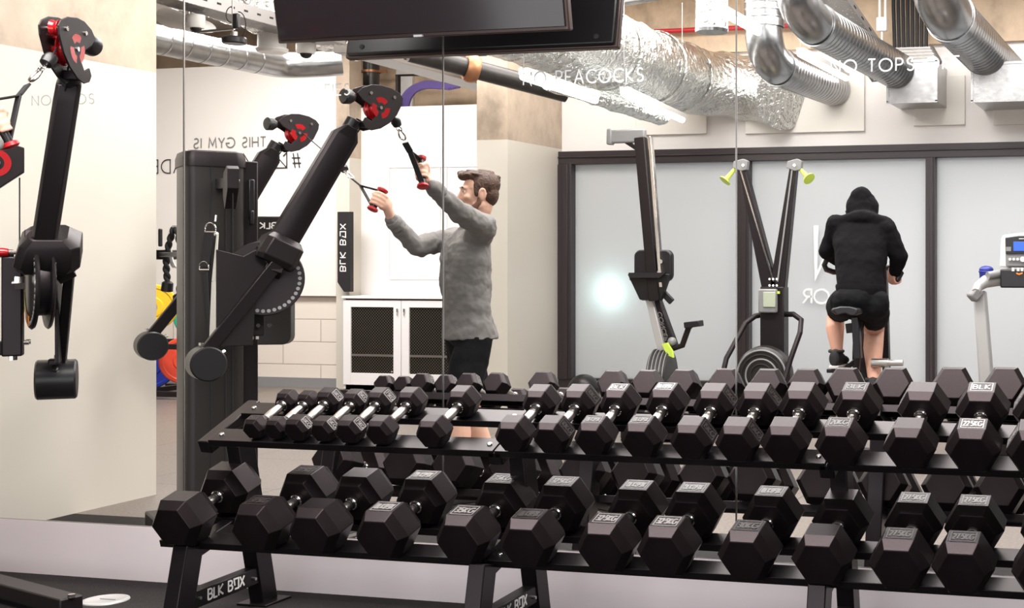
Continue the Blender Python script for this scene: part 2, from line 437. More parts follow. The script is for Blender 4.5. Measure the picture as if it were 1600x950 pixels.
# ================================================================== THE SETTING
# y < 0 is the room in front of the mirror wall, y > 0 the same room as it is seen in the mirror
XL = -5.54          # face of the concrete pier at the left
FW = 6.9            # window wall
def sbox(name, lo, hi, m, bevel=0):
    c = [(a + b) / 2 for a, b in zip(lo, hi)]; s = [abs(b - a) for a, b in zip(lo, hi)]
    o = MB().box(c, s).build(name, m, smooth=False, bevel=bevel); o['kind'] = 'structure'; return o
sbox('floor_front', (-8, -4.2, -.1), (4, 0, 0), 'floor_rubber')
sbox('floor_mat', (-12, 0.02, -.1), (4, 1.12, 0), 'floor_rubber')
sbox('floor_back', (-12, 1.12, -.1), (6, 9, 0), 'floor_vinyl')
sbox('wall_mirror', (XL, -.006, 0), (4, .012, .222), 'kick_wall')
sbox('wall_mirror_top', (XL, -.006, 3.0), (4, .012, 3.9), 'white_wall')
sbox('wall_left', (XL - .55, -1.69, 0), (XL, 1.69, 3.9), 'concrete_painted')
sbox('wall_left_far', (-12.3, 1.2, 0), (-12.0, 9, 3.9), 'white_wall')
sbox('wall_right', (6, 0.02, 0), (6.2, 9, 3.9), 'white_wall')
sbox('ceiling', (-12, -4.2, 3.9), (6, 9, 4.0), 'white_wall')
# window wall: white band over the glazing, bare concrete beam on top
sbox('wall_back', (-5.62, FW, 2.34), (6, FW + .2, 3.22), 'white_wall')
sbox('wall_back_beam', (-5.62, FW - .06, 3.22), (6, FW + .2, 3.9), 'concrete')
sbox('wall_back_base', (-5.62, FW, 0), (6, FW + .2, .12), 'white_wall')
ycol = atx(793, 300, -5.613).y
sbox('wall_back_column', (at(745, 300, ycol).x, ycol, 0), (-5.613, FW + .2, 3.9), 'concrete_painted')
xp0, xp1 = at(531, 300, 7.5).x, at(745, 300, 7.5).x + .5
sbox('wall_back_partition', (xp0, 7.5, 0), (xp1, 7.6, at(650, 166, 7.5).z), 'white_wall')
sbox('wall_back_concrete', (-12, 8.2, 0), (-5.4, 8.4, 3.9), 'concrete')
xb1 = at(530, 300, 7.35).x
sbox('wall_back_pier', (xb1, 7.3, 0), (at(546, 300, 7.3).x, 7.5, 3.9), 'concrete_painted')
sbox('wall_back_block', (-12, 7.35, 0), (xb1, 7.5, 3.36), 'painted_block')
wb = MB().box(((-11.9 + xb1) / 2, 7.32, (at(450, 462, 7.3).z + 3.36) / 2), (xb1 + 11.9, .05, 3.36 - at(450, 462, 7.3).z)).build('wall_board', 'whiteboard', smooth=False)
tag(wb, 'large glossy cream wall board over the painted block wall', 'wall board')
sbox('baseboard_back', (-12, 7.33, 0), (xb1, 7.35, .10), 'grey_plastic')

# glazing: brown frame, frosted panes
X0 = at(878, 240, FW).x
zt, zb = at(1200, 231, FW).z, at(1200, 252, FW).z
frames = [(X0, at(899, 300, FW).x), (at(1156, 300, FW).x, at(1175, 300, FW).x), (at(1449, 300, FW).x, at(1464, 300, FW).x)]
step = frames[2][0] - frames[1][0]
frames += [(frames[2][0] + step, frames[2][0] + step + .08), (5.9, 6.0)]
wf = MB().box(((X0 + 6) / 2, FW - .02, (zt + zb) / 2), (6 - X0, .12, zt - zb))
wf.box(((X0 + 6) / 2, FW - .035, (zt + zb) / 2 + .005), (6 - X0, .12, .012))
wf.box(((X0 + 6) / 2, FW - .02, .16), (6 - X0, .12, .10))
wo = wf.build('window_frame', 'frame_brown', bevel=.004); wo['kind'] = 'structure'; wo.name = 'window_1'
for i, (a, b) in enumerate(frames):
    o = MB().box(((a + b) / 2, FW - .03, (zb + .2) / 2), (b - a, .13, zb - .2)).box(((a + b) / 2 + .01, FW - .04, (zb + .2) / 2), ((b - a) * .4, .13, zb - .2)).build('window_mullion', 'frame_brown', wo, bevel=.004)
    if i < 4:
        x1 = frames[i + 1][0]
        g = MB().box(((b + x1) / 2, FW + .01, (zb + .2) / 2), (x1 - b, .012, zb - .2)).build('window_pane', 'frosted_glass', wo, smooth=False)
# frosted panes let light through
gm = M('frosted_glass'); nt = gm.node_tree; pb = nt.nodes['Principled BSDF']; tr = nt.nodes.new('ShaderNodeBsdfTranslucent'); tr.inputs[0].default_value = (.86, .88, .89, 1)
mxs = nt.nodes.new('ShaderNodeMixShader'); mxs.inputs[0].default_value = .5
out = [n for n in nt.nodes if n.type == 'OUTPUT_MATERIAL'][0]
nt.links.new(pb.outputs[0], mxs.inputs[1]); nt.links.new(tr.outputs[0], mxs.inputs[2]); nt.links.new(mxs.outputs[0], out.inputs[0])
area_light('room_light_behind_glass', (-1.5, FW + 1.8, 1.4), (9, 2.6), 120, rot=(-PI / 2, 0, 0), color=(.97, .98, 1))
pl = bpy.data.lights.new('lamp_behind_glass', 'POINT'); pl.energy = 7; pl.color = (.72, 1, .97); pl.shadow_soft_size = .06
plo = bpy.data.objects.new('lamp_behind_glass', pl); COL.objects.link(plo); plo.location = at(962, 456, FW + .14)

# white boards on the window wall where the ducts pass through
def wall_board(x0, y0, x1, y1, Y=FW - .015, label=''):
    a, b = at(x0, y0, Y), at(x1, y1, Y)
    o = MB().box(((a.x + b.x) / 2, Y, (a.z + b.z) / 2), (abs(b.x - a.x), .03, abs(a.z - b.z))).build('backing_board', 'board_cream', bevel=.004)
    return tag(o, label, 'panel', 'cream boards behind the ducts')
wall_board(994, 100, 1105, 209, label='cream board on the window wall below the foil duct, furthest left')
wall_board(1165, 90, 1351, 205, FW - .015, 'widest cream board on the window wall, around two duct ends')
wall_board(1428, 120, 1508, 195, FW - .015, 'small cream board behind the first square duct box')
wall_board(1552, 120, 1650, 193, FW - .015, 'cream board under the second square duct box at the right edge')

# mirror: bevelled panel edges standing on the low wall
def panel(x0, x1, label):
    mb = MB()
    for x, s in ((x0, 1), (x1, -1)):
        if x < -5.5 or x > 3: continue
        mb.box((x + s * .0019, 0, 1.61), (.0011, .006, 2.77)); 
    mb.box(((x0 + x1) / 2, 0, .2235), (x1 - x0, .006, .004)); mb.box(((x0 + x1) / 2, 0, 2.996), (x1 - x0, .006, .004))
    t = thing('wall_mirror', label, 'mirror', ((x0 + x1) / 2, 0, .222), 'mirror panels along the wall')
    mb.build('bevelled_edge', 'steel', t, smooth=False)
    MB().box(((x0 + x1) / 2, .004, .2215), (x1 - x0, .004, .003)).build('bottom_channel', 'steel', t, smooth=False)
    return t
sx = [XL] + [at(q, 500, 0).x for q in (287.5, 692.5, 1150.5)] + [3.2]
for i, l in enumerate(('wall mirror panel left of the first seam, beside the pier', 'wall mirror panel between the first and second seams, showing the cable machine', 'wall mirror panel between the second and third seams, showing the rower', 'wall mirror panel right of the third seam, showing the cyclist')):
    panel(sx[i], sx[i + 1], l)
for q in sx[1:4]:
    o = MB().box((q, .001, 1.61), (.0026, .004, 2.77)).build('mirror_seam', 'matt_black', smooth=False)
    n_ = {1: 'left', 2: 'middle', 3: 'right'}[sx.index(q)]
    o['kind'] = 'structure'; o.name = 'trim_%d' % sx.index(q)

# vinyl lettering on the mirror
def sticker(t, x0, yb0, x1, h, label, m='sticker_white', sw=.115):
    a, b = at(x0, yb0, -.003), at(x1, yb0, -.003)
    hh = h * depth_of(a) / FPX
    o = lettering(MB(), t, a, (1, 0, 0), (0, 0, 1), (0, -1, 0), hh, sw, .30, .001, b.x - a.x).build('mirror_lettering', m, smooth=False)
    return tag(o, label, 'sign', 'white slogans on the mirror')
mat('sticker_faint', (0.42, 0.40, 0.38), 0.5)
sticker('NO BROS', 50, 165, 147, 15, 'pale slogan lettering on the mirror behind the left cable arm', 'sticker_faint')
sticker('NO SELFIES', 427, 152, 546, 17, 'white slogan NO SELFIES on the mirror')
sticker('NO PEACOCKS', 818, 133, 1005, 20, 'white slogan NO PEACOCKS on the mirror')
sticker('NO TOPS OFF', 1299, 114, 1499, 19, 'white slogan NO TOPS OFF on the mirror')

# ================================================================== DUMBBELL RACK
FX = [-3.40, -2.24, -1.07, 0.10]
T1, T2 = R(15.8), R(24)
E1, E2 = V((0, -.553, .309)), V((0, -.50, .668))      # front edge of the two shelves
def tier(E, t): return E, V((0, math.cos(t), math.sin(t))), V((0, -math.sin(t), math.cos(t)))
TI = [tier(E1, T1), tier(E2, T2)]
rack = thing('dumbbell_rack', 'long black steel two-tier dumbbell rack standing in front of the mirror', 'rack', (-1.65, -.35, 0))
for i, X in enumerate(FX):
    fr = MB().beam((X, -.635, 0), (X, -.567, .30), .06, .085, up=(0, 1, 0))
    fr.beam((X, -.165, 0), (X, -.315, .70), .06, .085, up=(0, 1, 0))
    for E, s, n in TI:
        fr.beam(E + s * .0 - n * .032 + V((X, 0, 0)), E + s * .30 - n * .032 + V((X, 0, 0)), .05, .05)
    f = fr.build('upright_frame', 'rack_metal', rack, bevel=.004)
    MB().box((X, -.635, .004), (.13, .15, .008)).build('foot_plate', 'rack_metal', f, bevel=.002)
    MB().box((X, -.165, .004), (.13, .15, .008)).build('foot_plate', 'rack_metal', f, bevel=.002)
    b = MB().beam((X, -.60, .104), (X, -.19, .118), .05, .062).build('cross_beam', 'rack_metal', rack, bevel=.003)
    lettering(MB(), 'BLK BQX', (X + .0262, -.50, .092), (0, 1, .035), (0, 0, 1), (1, 0, 0), .037, .17, .2, .001, .19).build('logo', 'white_print', b, smooth=False)
    bl = MB()
    for yy in (-.545, -.255): bl.cyl((X + .025, yy, .11), (X + .034, yy, .11), .006, n=8)
    bl.build('bolt', 'steel', f)
for ti, (E, s, n) in enumerate(TI):
    xs = [FX[0] - (.14 if ti == 0 else -.02)] + FX[1:3] + [FX[3] + .14]
    for k in range(3):
        a, b = xs[k] + .003, xs[k + 1] - .003
        for s0 in (0.0, .19):
            def q(ss, nn, x): return E + s * ss + n * nn + V((x, 0, 0))
            pr = [(s0, 0), (s0 + .082, 0), (s0 + .082, -.030), (s0 + .078, -.030), (s0 + .078, -.004), (s0 + .004, -.004), (s0 + .004, -.026), (s0, -.026)]
            mb = MB().rings([[q(u, w, a) for u, w in pr], [q(u, w, b) for u, w in pr]])
            rl = mb.build('rail', 'rack_metal', rack, bevel=.0015, smooth=False)
            bm_ = MB()
            for x in (a + .03, b - .03): bm_.lathe(q(s0 + .04, 0, x), n, [(0, .009), (.004, .009), (.006, .006), (.006, 0)], 10)
            bm_.build('bolt', 'steel', rl)

# ================================================================== DUMBBELLS
def hexring(y, r): return [V((r * math.cos(PI / 3 * k), y, r * math.sin(PI / 3 * k))) for k in range(6)]
def head_mb(c, r, hl, sgn):
    ch = hl * .24
    mb = MB(); y0 = sgn * c / 2; h = hl / 2
    mb.rings([hexring(y0 + q, rr) for q, rr in ((-h, r * .30), (-h, r * .76), (-h + ch, r), (h - ch, r), (h, r * .76), (h, r * .30))])
    return mb
def marking(root, r, y0, hl, text, face, tone, title):
    """embossed panel on one face of the head: 0 top, 1 upper right, -1 upper left"""
    a = -face * PI / 3
    n = V((math.sin(-a), 0, math.cos(a))); n = V((math.sin(face * PI / 3), 0, math.cos(face * PI / 3))); ax = V((math.cos(face * PI / 3), 0, -math.sin(face * PI / 3))); ay = V((0, 1, 0))
    w, h = r * .78, hl * .40
    o = n * (r * .866) + V((0, y0, 0))
    mb = MB(); t = .0035
    for sx_, sy_, ww, hh in ((0, 1, w, t), (0, -1, w, t)): mb.box(o + ay * (sy_ * h / 2), (ww, hh, .0016), (ax, ay, n))
    for sx_ in (-1, 1): mb.box(o + ax * (sx_ * w / 2), (t, h, .0016), (ax, ay, n))
    tw = w * .82
    lettering(mb, text, o - ax * tw / 2 - ay * h * .27 , ax, ay, n, h * .54, .2, .25, .0016, tw)
    mb.build('weight_marking', {0: 'label_dull', 1: 'label_sheen'}[tone], root, smooth=False)
def dumbbell(r, c, hl, X, ti, s0, lf, lr, label, yaw=0):
    r *= 1.09 if ti == 0 else 1.055
    E, s, n = TI[ti]
    t = (T1, T2)[ti]
    root = bpy.data.objects.new('dumbbell', None); COL.objects.link(root); root.empty_display_size = .1
    tag(root, label, 'dumbbell', ('hex dumbbells on the lower tier', 'hex dumbbells on the upper tier')[ti])
    front = head_mb(c, r, hl, -1).build('head', 'rubber', root, bevel=.0022, smooth=False)
    rear = head_mb(c, r, hl, 1).build('head', 'rubber', root, bevel=.0022, smooth=False)
    g = c / 2 - hl / 2; hr = .0145 + .025 * (r - .04)
    MB().lathe((0, -g, 0), (0, 1, 0), [(0, hr * .85), (g * .22, hr * .85), (g * .3, hr), (g * .8, hr * 1.12), (g, hr * 1.15), (g * 1.2, hr * 1.12), (g * 1.7, hr), (g * 1.78, hr * .85), (g * 2, hr * .85)], 20).build('handle', 'knurl', root)
    for sg in (-1, 1):
        MB().lathe((0, sg * g, 0), (0, -sg, 0), [(0, hr * 1.5), (.006, hr * 1.5), (.009, hr * 1.25), (.009, .001)], 20).build('collar', 'chrome', root)
        MB().lathe((0, sg * (g - .013), 0), (0, -sg, 0), [(0, .001), (0, hr * 1.2), (.006, hr * 1.2), (.006, .001)], 20).build('ring', 'black_plastic', root)
    if lf: marking(root, r, -c / 2, hl, lf[0], lf[1], lf[2], '')
    if lr: marking(root, r, c / 2, hl, lr[0], lr[1], lr[2], '')
    P = E + s * s0 + n * (r * .866 + .0016)
    root.rotation_euler = (t, 0, yaw)
    root.location = V((X, P.y, P.z))
    return root
ORD = ['leftmost', 'second from the left', 'third from the left', 'fourth from the left', 'fifth from the left', 'sixth from the left', 'seventh from the left', 'eighth from the left', 'ninth from the left', 'tenth from the left', 'eleventh from the left', 'twelfth from the left', 'thirteenth from the left', 'fourteenth from the left', 'fifteenth from the left', 'third from the right', 'second from the right', 'rightmost, cut by the frame']
LOW = [ # px, size, front label, rear label
 (263, .093, None, None), (390.5, .092, ('37.5KG', 0, 0), ('37.5KG', 0, 0)), (480.5, .092, None, None), (586, .092, ('BLKBQX', 0, 1), ('BLKBQX', 0, 1)),
 (715, .0925, ('35KG', 0, 1), ('35KG', 0, 0)), (814, .092, ('BLKBQX', 0, 0), ('32.5KG', 0, 0)), (937, .091, ('32.5KG', 0, 1), ('BLKBQX', 0, 0)), (1032, .091, ('32.5KG', 0, 1), ('BLKBQX', 0, 0)),
 (1161, .0905, ('30KG', 0, 0), ('BLKBQX', 0, 0)), (1278, .0905, None, None), (1400, .090, ('27.5KG', 0, 0), ('27.5KG', 0, 0)), (1500.6, .090, ('27.5KG', 0, 0), ('27.5KG', 0, 0)), (1628, .088, None, ('25KG', 0, 0))]
UP = [
 (391, .042, ('2KG', 0, 0), None), (425, .041, ('2KG', 0, 0), None), (457, .0475, ('6KG', 1, 1), ('6KG', 1, 1)), (499, .046, ('5KG', 1, 1), ('5KG', 1, 1)), (539, .050, ('7.5KG', 1, 1), ('7.5KG', 1, 1)),
 (588, .052, None, None), (670, .057, None, None), (796, .062, None, None), (858, .064, ('10KG', 1, 0), ('10KG', 1, 0)), (923.5, .0665, ('BLKBQX', 0, 0), ('BLK', 0, 1)), (999, .070, ('BLKBQX', 0, 0), ('BLKBQX', 0, 1)),
 (1077.5, .071, ('15KG', 1, 0), ('15KG', 1, 0)), (1149, .073, ('15KG', 1, 0), ('17.5KG', 1, 0)), (1222, .076, None, None), (1310, .078, ('20KG', 0, 0), ('BLK', 0, 0)), (1419.5, .081, ('20KG', -1, 1), ('20KG', -1, 1)),
 (1518, .083, ('22.5KG', 0, 1), ('BLK', 0, 1)), (1614, .084, ('22.5KG', -1, 1), ('22.5KG', -1, 1))]
def word(q): return {1: 'marking on its side face', 0: 'marking on its top face', -1: 'marking on its left face'}[q]
DB = []
for i, (px, r, lf, lr) in enumerate(LOW):
    o_ = ORD[i] if i < 11 else ('second from the right', 'rightmost, cut by the frame')[i - 11]
    wm = 'plain, unmarked' if not lf else 'marked %s' % lf[0].replace('Q', 'O').replace('BLKBOX', 'BLK BOX')
    yw = R((1.5, -1, 0, .8, -1.2, 1.0, 0, .5, -.5, 0, .6, .3, 0)[i])
    DB.append((dumbbell(r, .252, .148, at(px, 822, -.646).x, 0, .135, lf, lr, '%s large black hex dumbbell, %s on the lower tier' % (wm, o_), yw), o_, 'lower'))
for i, (px, r, lf, lr) in enumerate(UP):
    f = (r - .041) / .043
    c = .186 + .042 * min(1, f * 1.25); hl = .062 + .063 * f
    wm = 'plain' if not lf else 'marked %s' % lf[0].replace('Q', 'O').replace('BLKBOX', 'BLK BOX')
    DB.append((dumbbell(r, c, hl, at(px, 670, -.5 + .13 - c / 2 - hl / 2 - .02).x, 1, .132, lf, lr, '%s black hex dumbbell, %s on the upper tier' % (wm, ORD[i]), R(random.uniform(-1.2, 1.2))), ORD[i], 'upper'))
for o, a, b in DB:
    reflect(o, 'mirror image of the %s-tier dumbbell that is %s' % (b, a.replace(', cut by the frame', '')), 'dumbbells reflected in the mirror, %s tier' % b)
rr = reflect(rack, 'mirror image of the black two-tier dumbbell rack')

# ================================================================== CABLE MACHINE (as it stands in the mirror; its real twin stands at -y)
LV = V((-.766, .643, 0)); EV = V((.643, .766, 0)); UZ = V((0, 0, 1))
def face_axes(): return EV, UZ, LV
mach = thing('cable_machine', 'black dual-arm cable machine in the mirror, the man pulls its handles', 'cable machine', (-4.65, 1.0, 0))
TC = V((-4.65, 1.0, 0)) + EV * .03
def loc(o, e, l, z): return o + EV * e + LV * l + UZ * z
rnd = lambda w, d, r, n=5: [(sx * (w / 2 - r) + r * math.cos(R(a0 + 90 * i / n)), sy * (d / 2 - r) + r * math.sin(R(a0 + 90 * i / n))) for sx, sy, a0 in ((1, 1, 0), (-1, 1, 90), (-1, -1, 180), (1, -1, 270)) for i in range(n + 1)]
tw = MB()
tw.prism(TC + UZ * .93, EV, LV, UZ, rnd(.27, .28, .045), 1.74)
sh = tw.build('shroud', 'machine_shroud', mach, bevel=.004)
MB().rings([[TC + EV * (a * k) + LV * (b * k) + UZ * z for a, b in rnd(.285, .295, .05)] for z, k in ((1.775, 1), (1.815, 1), (1.845, .94), (1.852, .86))]).build('top_cap', 'machine_metal', mach)
g = MB()
for e in (-.02, .045, .075): g.box(loc(TC, e, -.1405, .93), (.006, .006, 1.72), (EV, LV, UZ))
g.build('panel_seam', 'matt_black', sh, smooth=False)
MB().box(loc(TC, 0, -.01, .035), (.52, .44, .07), (EV, LV, UZ)).build('base_plate', 'machine_metal', mach, bevel=.008)
# front column next to the shroud, cross member and pivot posts
col = MB().box(loc(TC, .165, -.03, .93), (.075, .12, 1.76), (EV, LV, UZ)).build('front_column', 'machine_metal', mach, bevel=.006)
MB().box(loc(TC, .17, -.095, 1.62), (.03, .02, .20), (EV, LV, UZ)).box(loc(TC, .17, -.10, 1.53), (.02, .03, .07), (EV, LV, UZ)).build('latch_handle', 'black_plastic', mach, bevel=.006)
A1 = V((-4.0, .61, 0)); B1 = A1 + LV * 1.50
for PZ in ((A1, 1), (B1, -1)):
    P, sg = PZ
    mast = P + LV * (.085 * sg) - EV * .02
    MB().beam(mast + UZ * .97, mast + UZ * 1.33, .065, .065, up=EV).build('pivot_post', 'machine_metal', mach, bevel=.006)
    br = MB()
    br.beam(mast + UZ * 1.34 - EV * .02, loc(TC, .15, -.09 * sg, 1.36), .06, .03); br.beam(mast + UZ * 1.0 - EV * .02, loc(TC, .15, -.09 * sg, .985), .06, .05)
    br.build('arm_bracket', 'machine_metal', mach, bevel=.005)
    b = MB()
    for z in (1.34, 1.0):
        for k in (.0, .05): b.cyl(mast + UZ * (z + .02) - LV * sg * .04 + EV * k, mast + UZ * (z + .02) - LV * sg * .055 + EV * k, .009, n=8)
    b.cyl(mast + UZ * .972, mast + UZ * .955, .014, n=8)
    b.build('bolt', 'chrome', mach)
    # protractor wheel
    dc = V((P.x, P.y, 1.235)) + EV * (0 if sg > 0 else .12); dd = MB()
    LW = (LV + EV * .22).normalized(); EW = LW.cross(UZ); EW = EW if EW.dot(EV) > 0 else -EW
    dd.lathe(dc - LW * .032, LW, [(0, .02), (0, .165), (.006, .170), (.012, .165), (.014, .12), (.046, .12), (.050, .165), (.058, .170), (.064, .165), (.064, .02)], 48)
    wh = dd.build('angle_wheel', 'machine_metal', mach)
    hl_ = MB()
    for k in range(26):
        a = R(-175 + 9.2 * k); r_ = .148
        for s_ in (-1, 1):
            c_ = dc + EW * (math.cos(a) * r_) + UZ * (math.sin(a) * r_) + LW * (s_ * .0325)
            hl_.cyl(c_ - LW * .001, c_ + LW * .001, .0085, n=10)
    hl_.build('adjustment_hole', 'grey_plastic', wh)
    ar = [(.155 * math.cos(R(q)), .155 * math.sin(R(q))) for q in range(100, 271, 10)] + [(.122 * math.cos(R(q)), .122 * math.sin(R(q))) for q in range(270, 99, -10)]
    lab = MB().prism(dc + LW * .0335, EW, UZ, LW, ar, .0016)
    lab.build('angle_scale', 'warning_label', wh, smooth=False)
    MB().prism(dc + LW * .0345, EW, UZ, LW, [(.155 * math.cos(R(q)), .155 * math.sin(R(q))) for q in range(236, 273, 6)] + [(.120 * math.cos(R(q)), .120 * math.sin(R(q))) for q in range(272, 235, -6)], .0014).build('scale_end', 'orange_label', wh, smooth=False)
    h_ = MB().cyl(dc + LV * .045 * sg, dc + LV * .075 * sg, .026, n=6).cyl(dc + LV * .07 * sg, dc + LV * .085 * sg, .014, n=12)
    h_.build('hub_bolt', 'chrome', wh)
    # big bracket plate between the column and the wheel
    bpz = [(-.21, .13), (-.10, .10), (.03, .175), (.10, .155), (.085, .10), (-.05, -.10), (-.06, -.30), (-.21, -.30)]
    if sg > 0: MB().prism(dc - LV * (.048 * sg), EV, UZ, LV, bpz, .012).build('bracket_plate', 'machine_metal', mach, bevel=.003, smooth=False)
    # arm
    sh_ = P - A1
    top = V((-3.687, .797, 1.93)) + sh_; base = V((-3.952, .640, 1.365)) + sh_
    ad = (top - base).normalized(); perp = ad.cross(LV).normalized()
    def oct_(c, w, d):
        q = .28
        return [c + LV * (x * w / 2) + perp * (y * d / 2) for x, y in ((-1, -1 + q), (-1 + q, -1), (1 - q, -1), (1, -1 + q), (1, 1 - q), (1 - q, 1), (-1 + q, 1), (-1, 1 - q))]
    arm = MB().rings([oct_(base - ad * .04, .082, .125), oct_(top - ad * .05, .078, .118), oct_(top, .076, .06)]).build('arm', 'machine_metal', mach, bevel=.002)
    blk = MB().rings([oct_(base - ad * .075 - LV * .02 * sg, .17, .16), oct_(base - ad * .05 - LV * .02 * sg, .21, .18), oct_(base + ad * .03 - LV * .02 * sg, .19, .17), oct_(base + ad * .06 - LV * .01 * sg, .12, .13)])
    blk.beam(base - ad * .06 + LV * .0 + perp * .05, base + ad * .03 - perp * .02 - LV * .14 * sg * 0 , .12, .10)
    blk.build('arm_collar', 'machine_metal', mach, bevel=.004)
    # lever down to the counterweight
    cw = V((-4.135, .40, .862)) + sh_
    l0 = base - LV * .085 + perp * .0 - UZ * .03; l1 = cw - LV * .015 + UZ * .055
    MB().beam(l0, l1, .032, .055, up=EV).beam(l0 + LV * .06, l0 - ad * .09, .06, .075, up=EV).build('lever', 'machine_metal', mach, bevel=.004)
    cwp = MB().lathe(cw - LV * .068, LV, [(0, .01), (0, .070), (.006, .076), (.130, .076), (.136, .070), (.136, .01)], 36).build('counterweight', 'black_plastic', mach)
    MB().box(cw + UZ * .066 + EV * .02, (.05, .05, .03), (EV, LV, UZ)).build('weight_clamp', 'machine_metal', cwp, bevel=.006)
    MB().cyl(cw + EV * .068 + UZ * .045, cw + EV * .078 + UZ * .052, .011, n=6).cyl(cw + UZ * .08 - EV * .02, cw + UZ * .092 - EV * .02, .010, n=6).build('bolt', 'chrome', cwp)
    # pop pin
    pp = base + LV * .07 * sg - EV * .05 - UZ * .02
    MB().cyl(pp, pp + LV * .045 * sg, .008, n=10).build('pin', 'chrome', mach)
    MB().lathe(pp + LV * .04 * sg, LV * sg, [(0, .006), (.004, .014), (.02, .017), (.035, .017), (.042, .012), (.045, .002)], 16).build('pull_pin_knob', 'red_metal', mach)
    EH = (EV + LV * .38).normalized(); LH = UZ.cross(EH); LH = LH if LH.dot(LV) > 0 else -LH
    # pulley head
    hc = V((-3.608, .885, 2.036)) + sh_
    og = [(-.128, .048), (-.10, .075), (-.05, .094), (.0, .098), (.06, .09), (.105, .072), (.125, .05), (.12, .02), (.09, -.035), (.05, -.075), (.0, -.105), (-.05, -.118), (-.085, -.108), (-.10, -.085), (-.085, -.06), (-.05, -.075), (-.03, -.05), (-.03, -.02), (-.06, .0), (-.10, .02)]
    hp = MB()
    for s_ in (-1, 1): hp.prism(hc + LH * (.030 * s_), EH, UZ, LH, og, .006)
    hp.box(hc - EH * .055 - UZ * .09, (.05, .058, .03), (EH, LH, UZ)); hp.box(hc + UZ * .085 - EH * .02, (.03, .058, .008), (EH, LH, UZ))
    hou = hp.build('pulley_housing', 'machine_metal', mach, bevel=.0015, smooth=False)
    for ce, cz, r_ in ((0, -.008, .058), (.075, .048, .028), (-.055, .055, .024)):
        c_ = hc + EH * ce + UZ * cz
        w_ = MB().lathe(c_ - LH * .013, LH, [(0, .008), (0, r_), (.004, r_), (.010, r_ * .86), (.016, r_ * .86), (.022, r_), (.026, r_), (.026, .008)], 32).build('pulley_wheel', 'red_metal', hou)
        MB().cyl(c_ - LH * .037, c_ + LH * .037, .008, n=12).build('axle', 'chrome', w_)
    # windows in the side plates show the red wheel: three red spokes standing in the plate
    sp_ = MB()
    for q in (80, 200, 320):
        aa = range(-42, 43, 12)
        sp_.prism(hc - UZ * .008, EH, UZ, LH, [(.050 * math.cos(R(q + t_)), .050 * math.sin(R(q + t_))) for t_ in aa] + [(.024 * math.cos(R(q - t_)), .024 * math.sin(R(q - t_))) for t_ in aa], .0668)
    sp_.build('pulley_spoke', 'red_metal', hou, smooth=False)
    kb = hc - EH * .125 + UZ * .03
    MB().lathe(kb - LH * .0 - EH * .02, -EH, [(-.02, .022), (0, .034), (.03, .036), (.036, .03), (.038, .01)], 24).build('head_balance_weight', 'black_plastic', hou)
    MB().cyl(top - ad * .01, top + ad * .045, .036, n=24).build('swivel', 'black_plastic', mach, bevel=.003)
    # cable down the arm to the wheel post
    MB().tube([hc - UZ * .06 - EV * .04, base + perp * .02 + ad * .06], .003, 8).build('cable', 'matt_black', mach)
# guide pulley beside the near pivot post
gp = V((-4.12, .655, 1.655))
hexp = [(-.10, .035), (-.10, -.07), (-.02, -.115), (.035, -.05), (.035, .045), (.0, .06)]
gpo = V((-4.164, .60, 1.672)); gA = V((.70, -.71, 0)); gN = V((.71, .70, 0))
g1 = MB().prism(gpo - gA * .035, gA, UZ, gN, [(-.09, .05), (-.10, -.06), (-.03, -.12), (.02, -.09), (.095, -.03), (.095, .06), (.05, .075)], .05).build('guide_pulley_bracket', 'machine_metal', mach, bevel=.003, smooth=False)
w_ = MB().lathe(gpo - gA * .03 + gN * .005, gN, [(0, .028), (0, .05), (.022, .05), (.022, .028)], 30, closed=True).build('guide_pulley', 'red_metal', g1)
MB().cyl(gpo - gA * .03, gpo - gA * .03 + gN * .034, .016, n=14).build('axle', 'chrome', w_)
MB().tube([gpo + gA * .045 - UZ * .05, gpo + gA * .045 - UZ * .33], .0025, 6).build('guide_cable', 'matt_black', mach)
MB().beam(gpo - gA * .08, gpo - gA * .55 + UZ * .02, .05, .05).build('guide_arm', 'machine_metal', mach, bevel=.004)
# floor frame
fl = MB(); q0 = atz(-30, 908, .05); q1 = atz(112, 946, .045); q0.y *= -1; q1.y *= -1
fl.beam(q0 + (q0 - q1) * .8, q1, .085, .06); fl.beam(V((-4.6, 1.0, .035)), V((-4.46, .56, .035)), .10, .07)
ff = fl.build('floor_frame', 'machine_metal', mach, bevel=.006)
MB().box(q1 - UZ * .036 - V((.01, .0, 0)), (.09, .09, .014)).build('floor_foot', 'machine_metal', ff, bevel=.003)
MB().cyl(q1 + UZ * .03, q1 + UZ * .042, .014, n=6).build('bolt', 'chrome', ff)
# red adjusting lever on the front column
rl0 = at(383, 527, .72)
MB().beam(at(366, 531, .74), at(398, 522, .74), .02, .02, w2=.014, h2=.01).build('adjusting_lever', 'red_metal', mach, bevel=.002)
lb = MB().cyl(at(366, 531, .73), at(366, 531, .75), .012, n=12).build('lever_pivot', 'chrome', mach)
# sign plate of the machine, seen mirror-reversed
sp0 = V((-5.12, 2.02, 1.20)); snx = V((.93, .37, 0)); sny = V((.37, -.93, 0))
sgn_ = MB().prism(sp0, snx, UZ, sny, rnd(.36, .74, .05), .09).build('rear_shroud', 'machine_shroud', mach, bevel=.006)
lq = at(430, 357, 2.0) - sp0; lettering(MB(), 'BLK BQX', sp0 + sny * .047 + snx * (lq.dot(snx)) + UZ * lq.z, -snx, UZ, sny, .034, .2, .22, .002, .22).build('logo', 'white_print', sgn_, smooth=False)

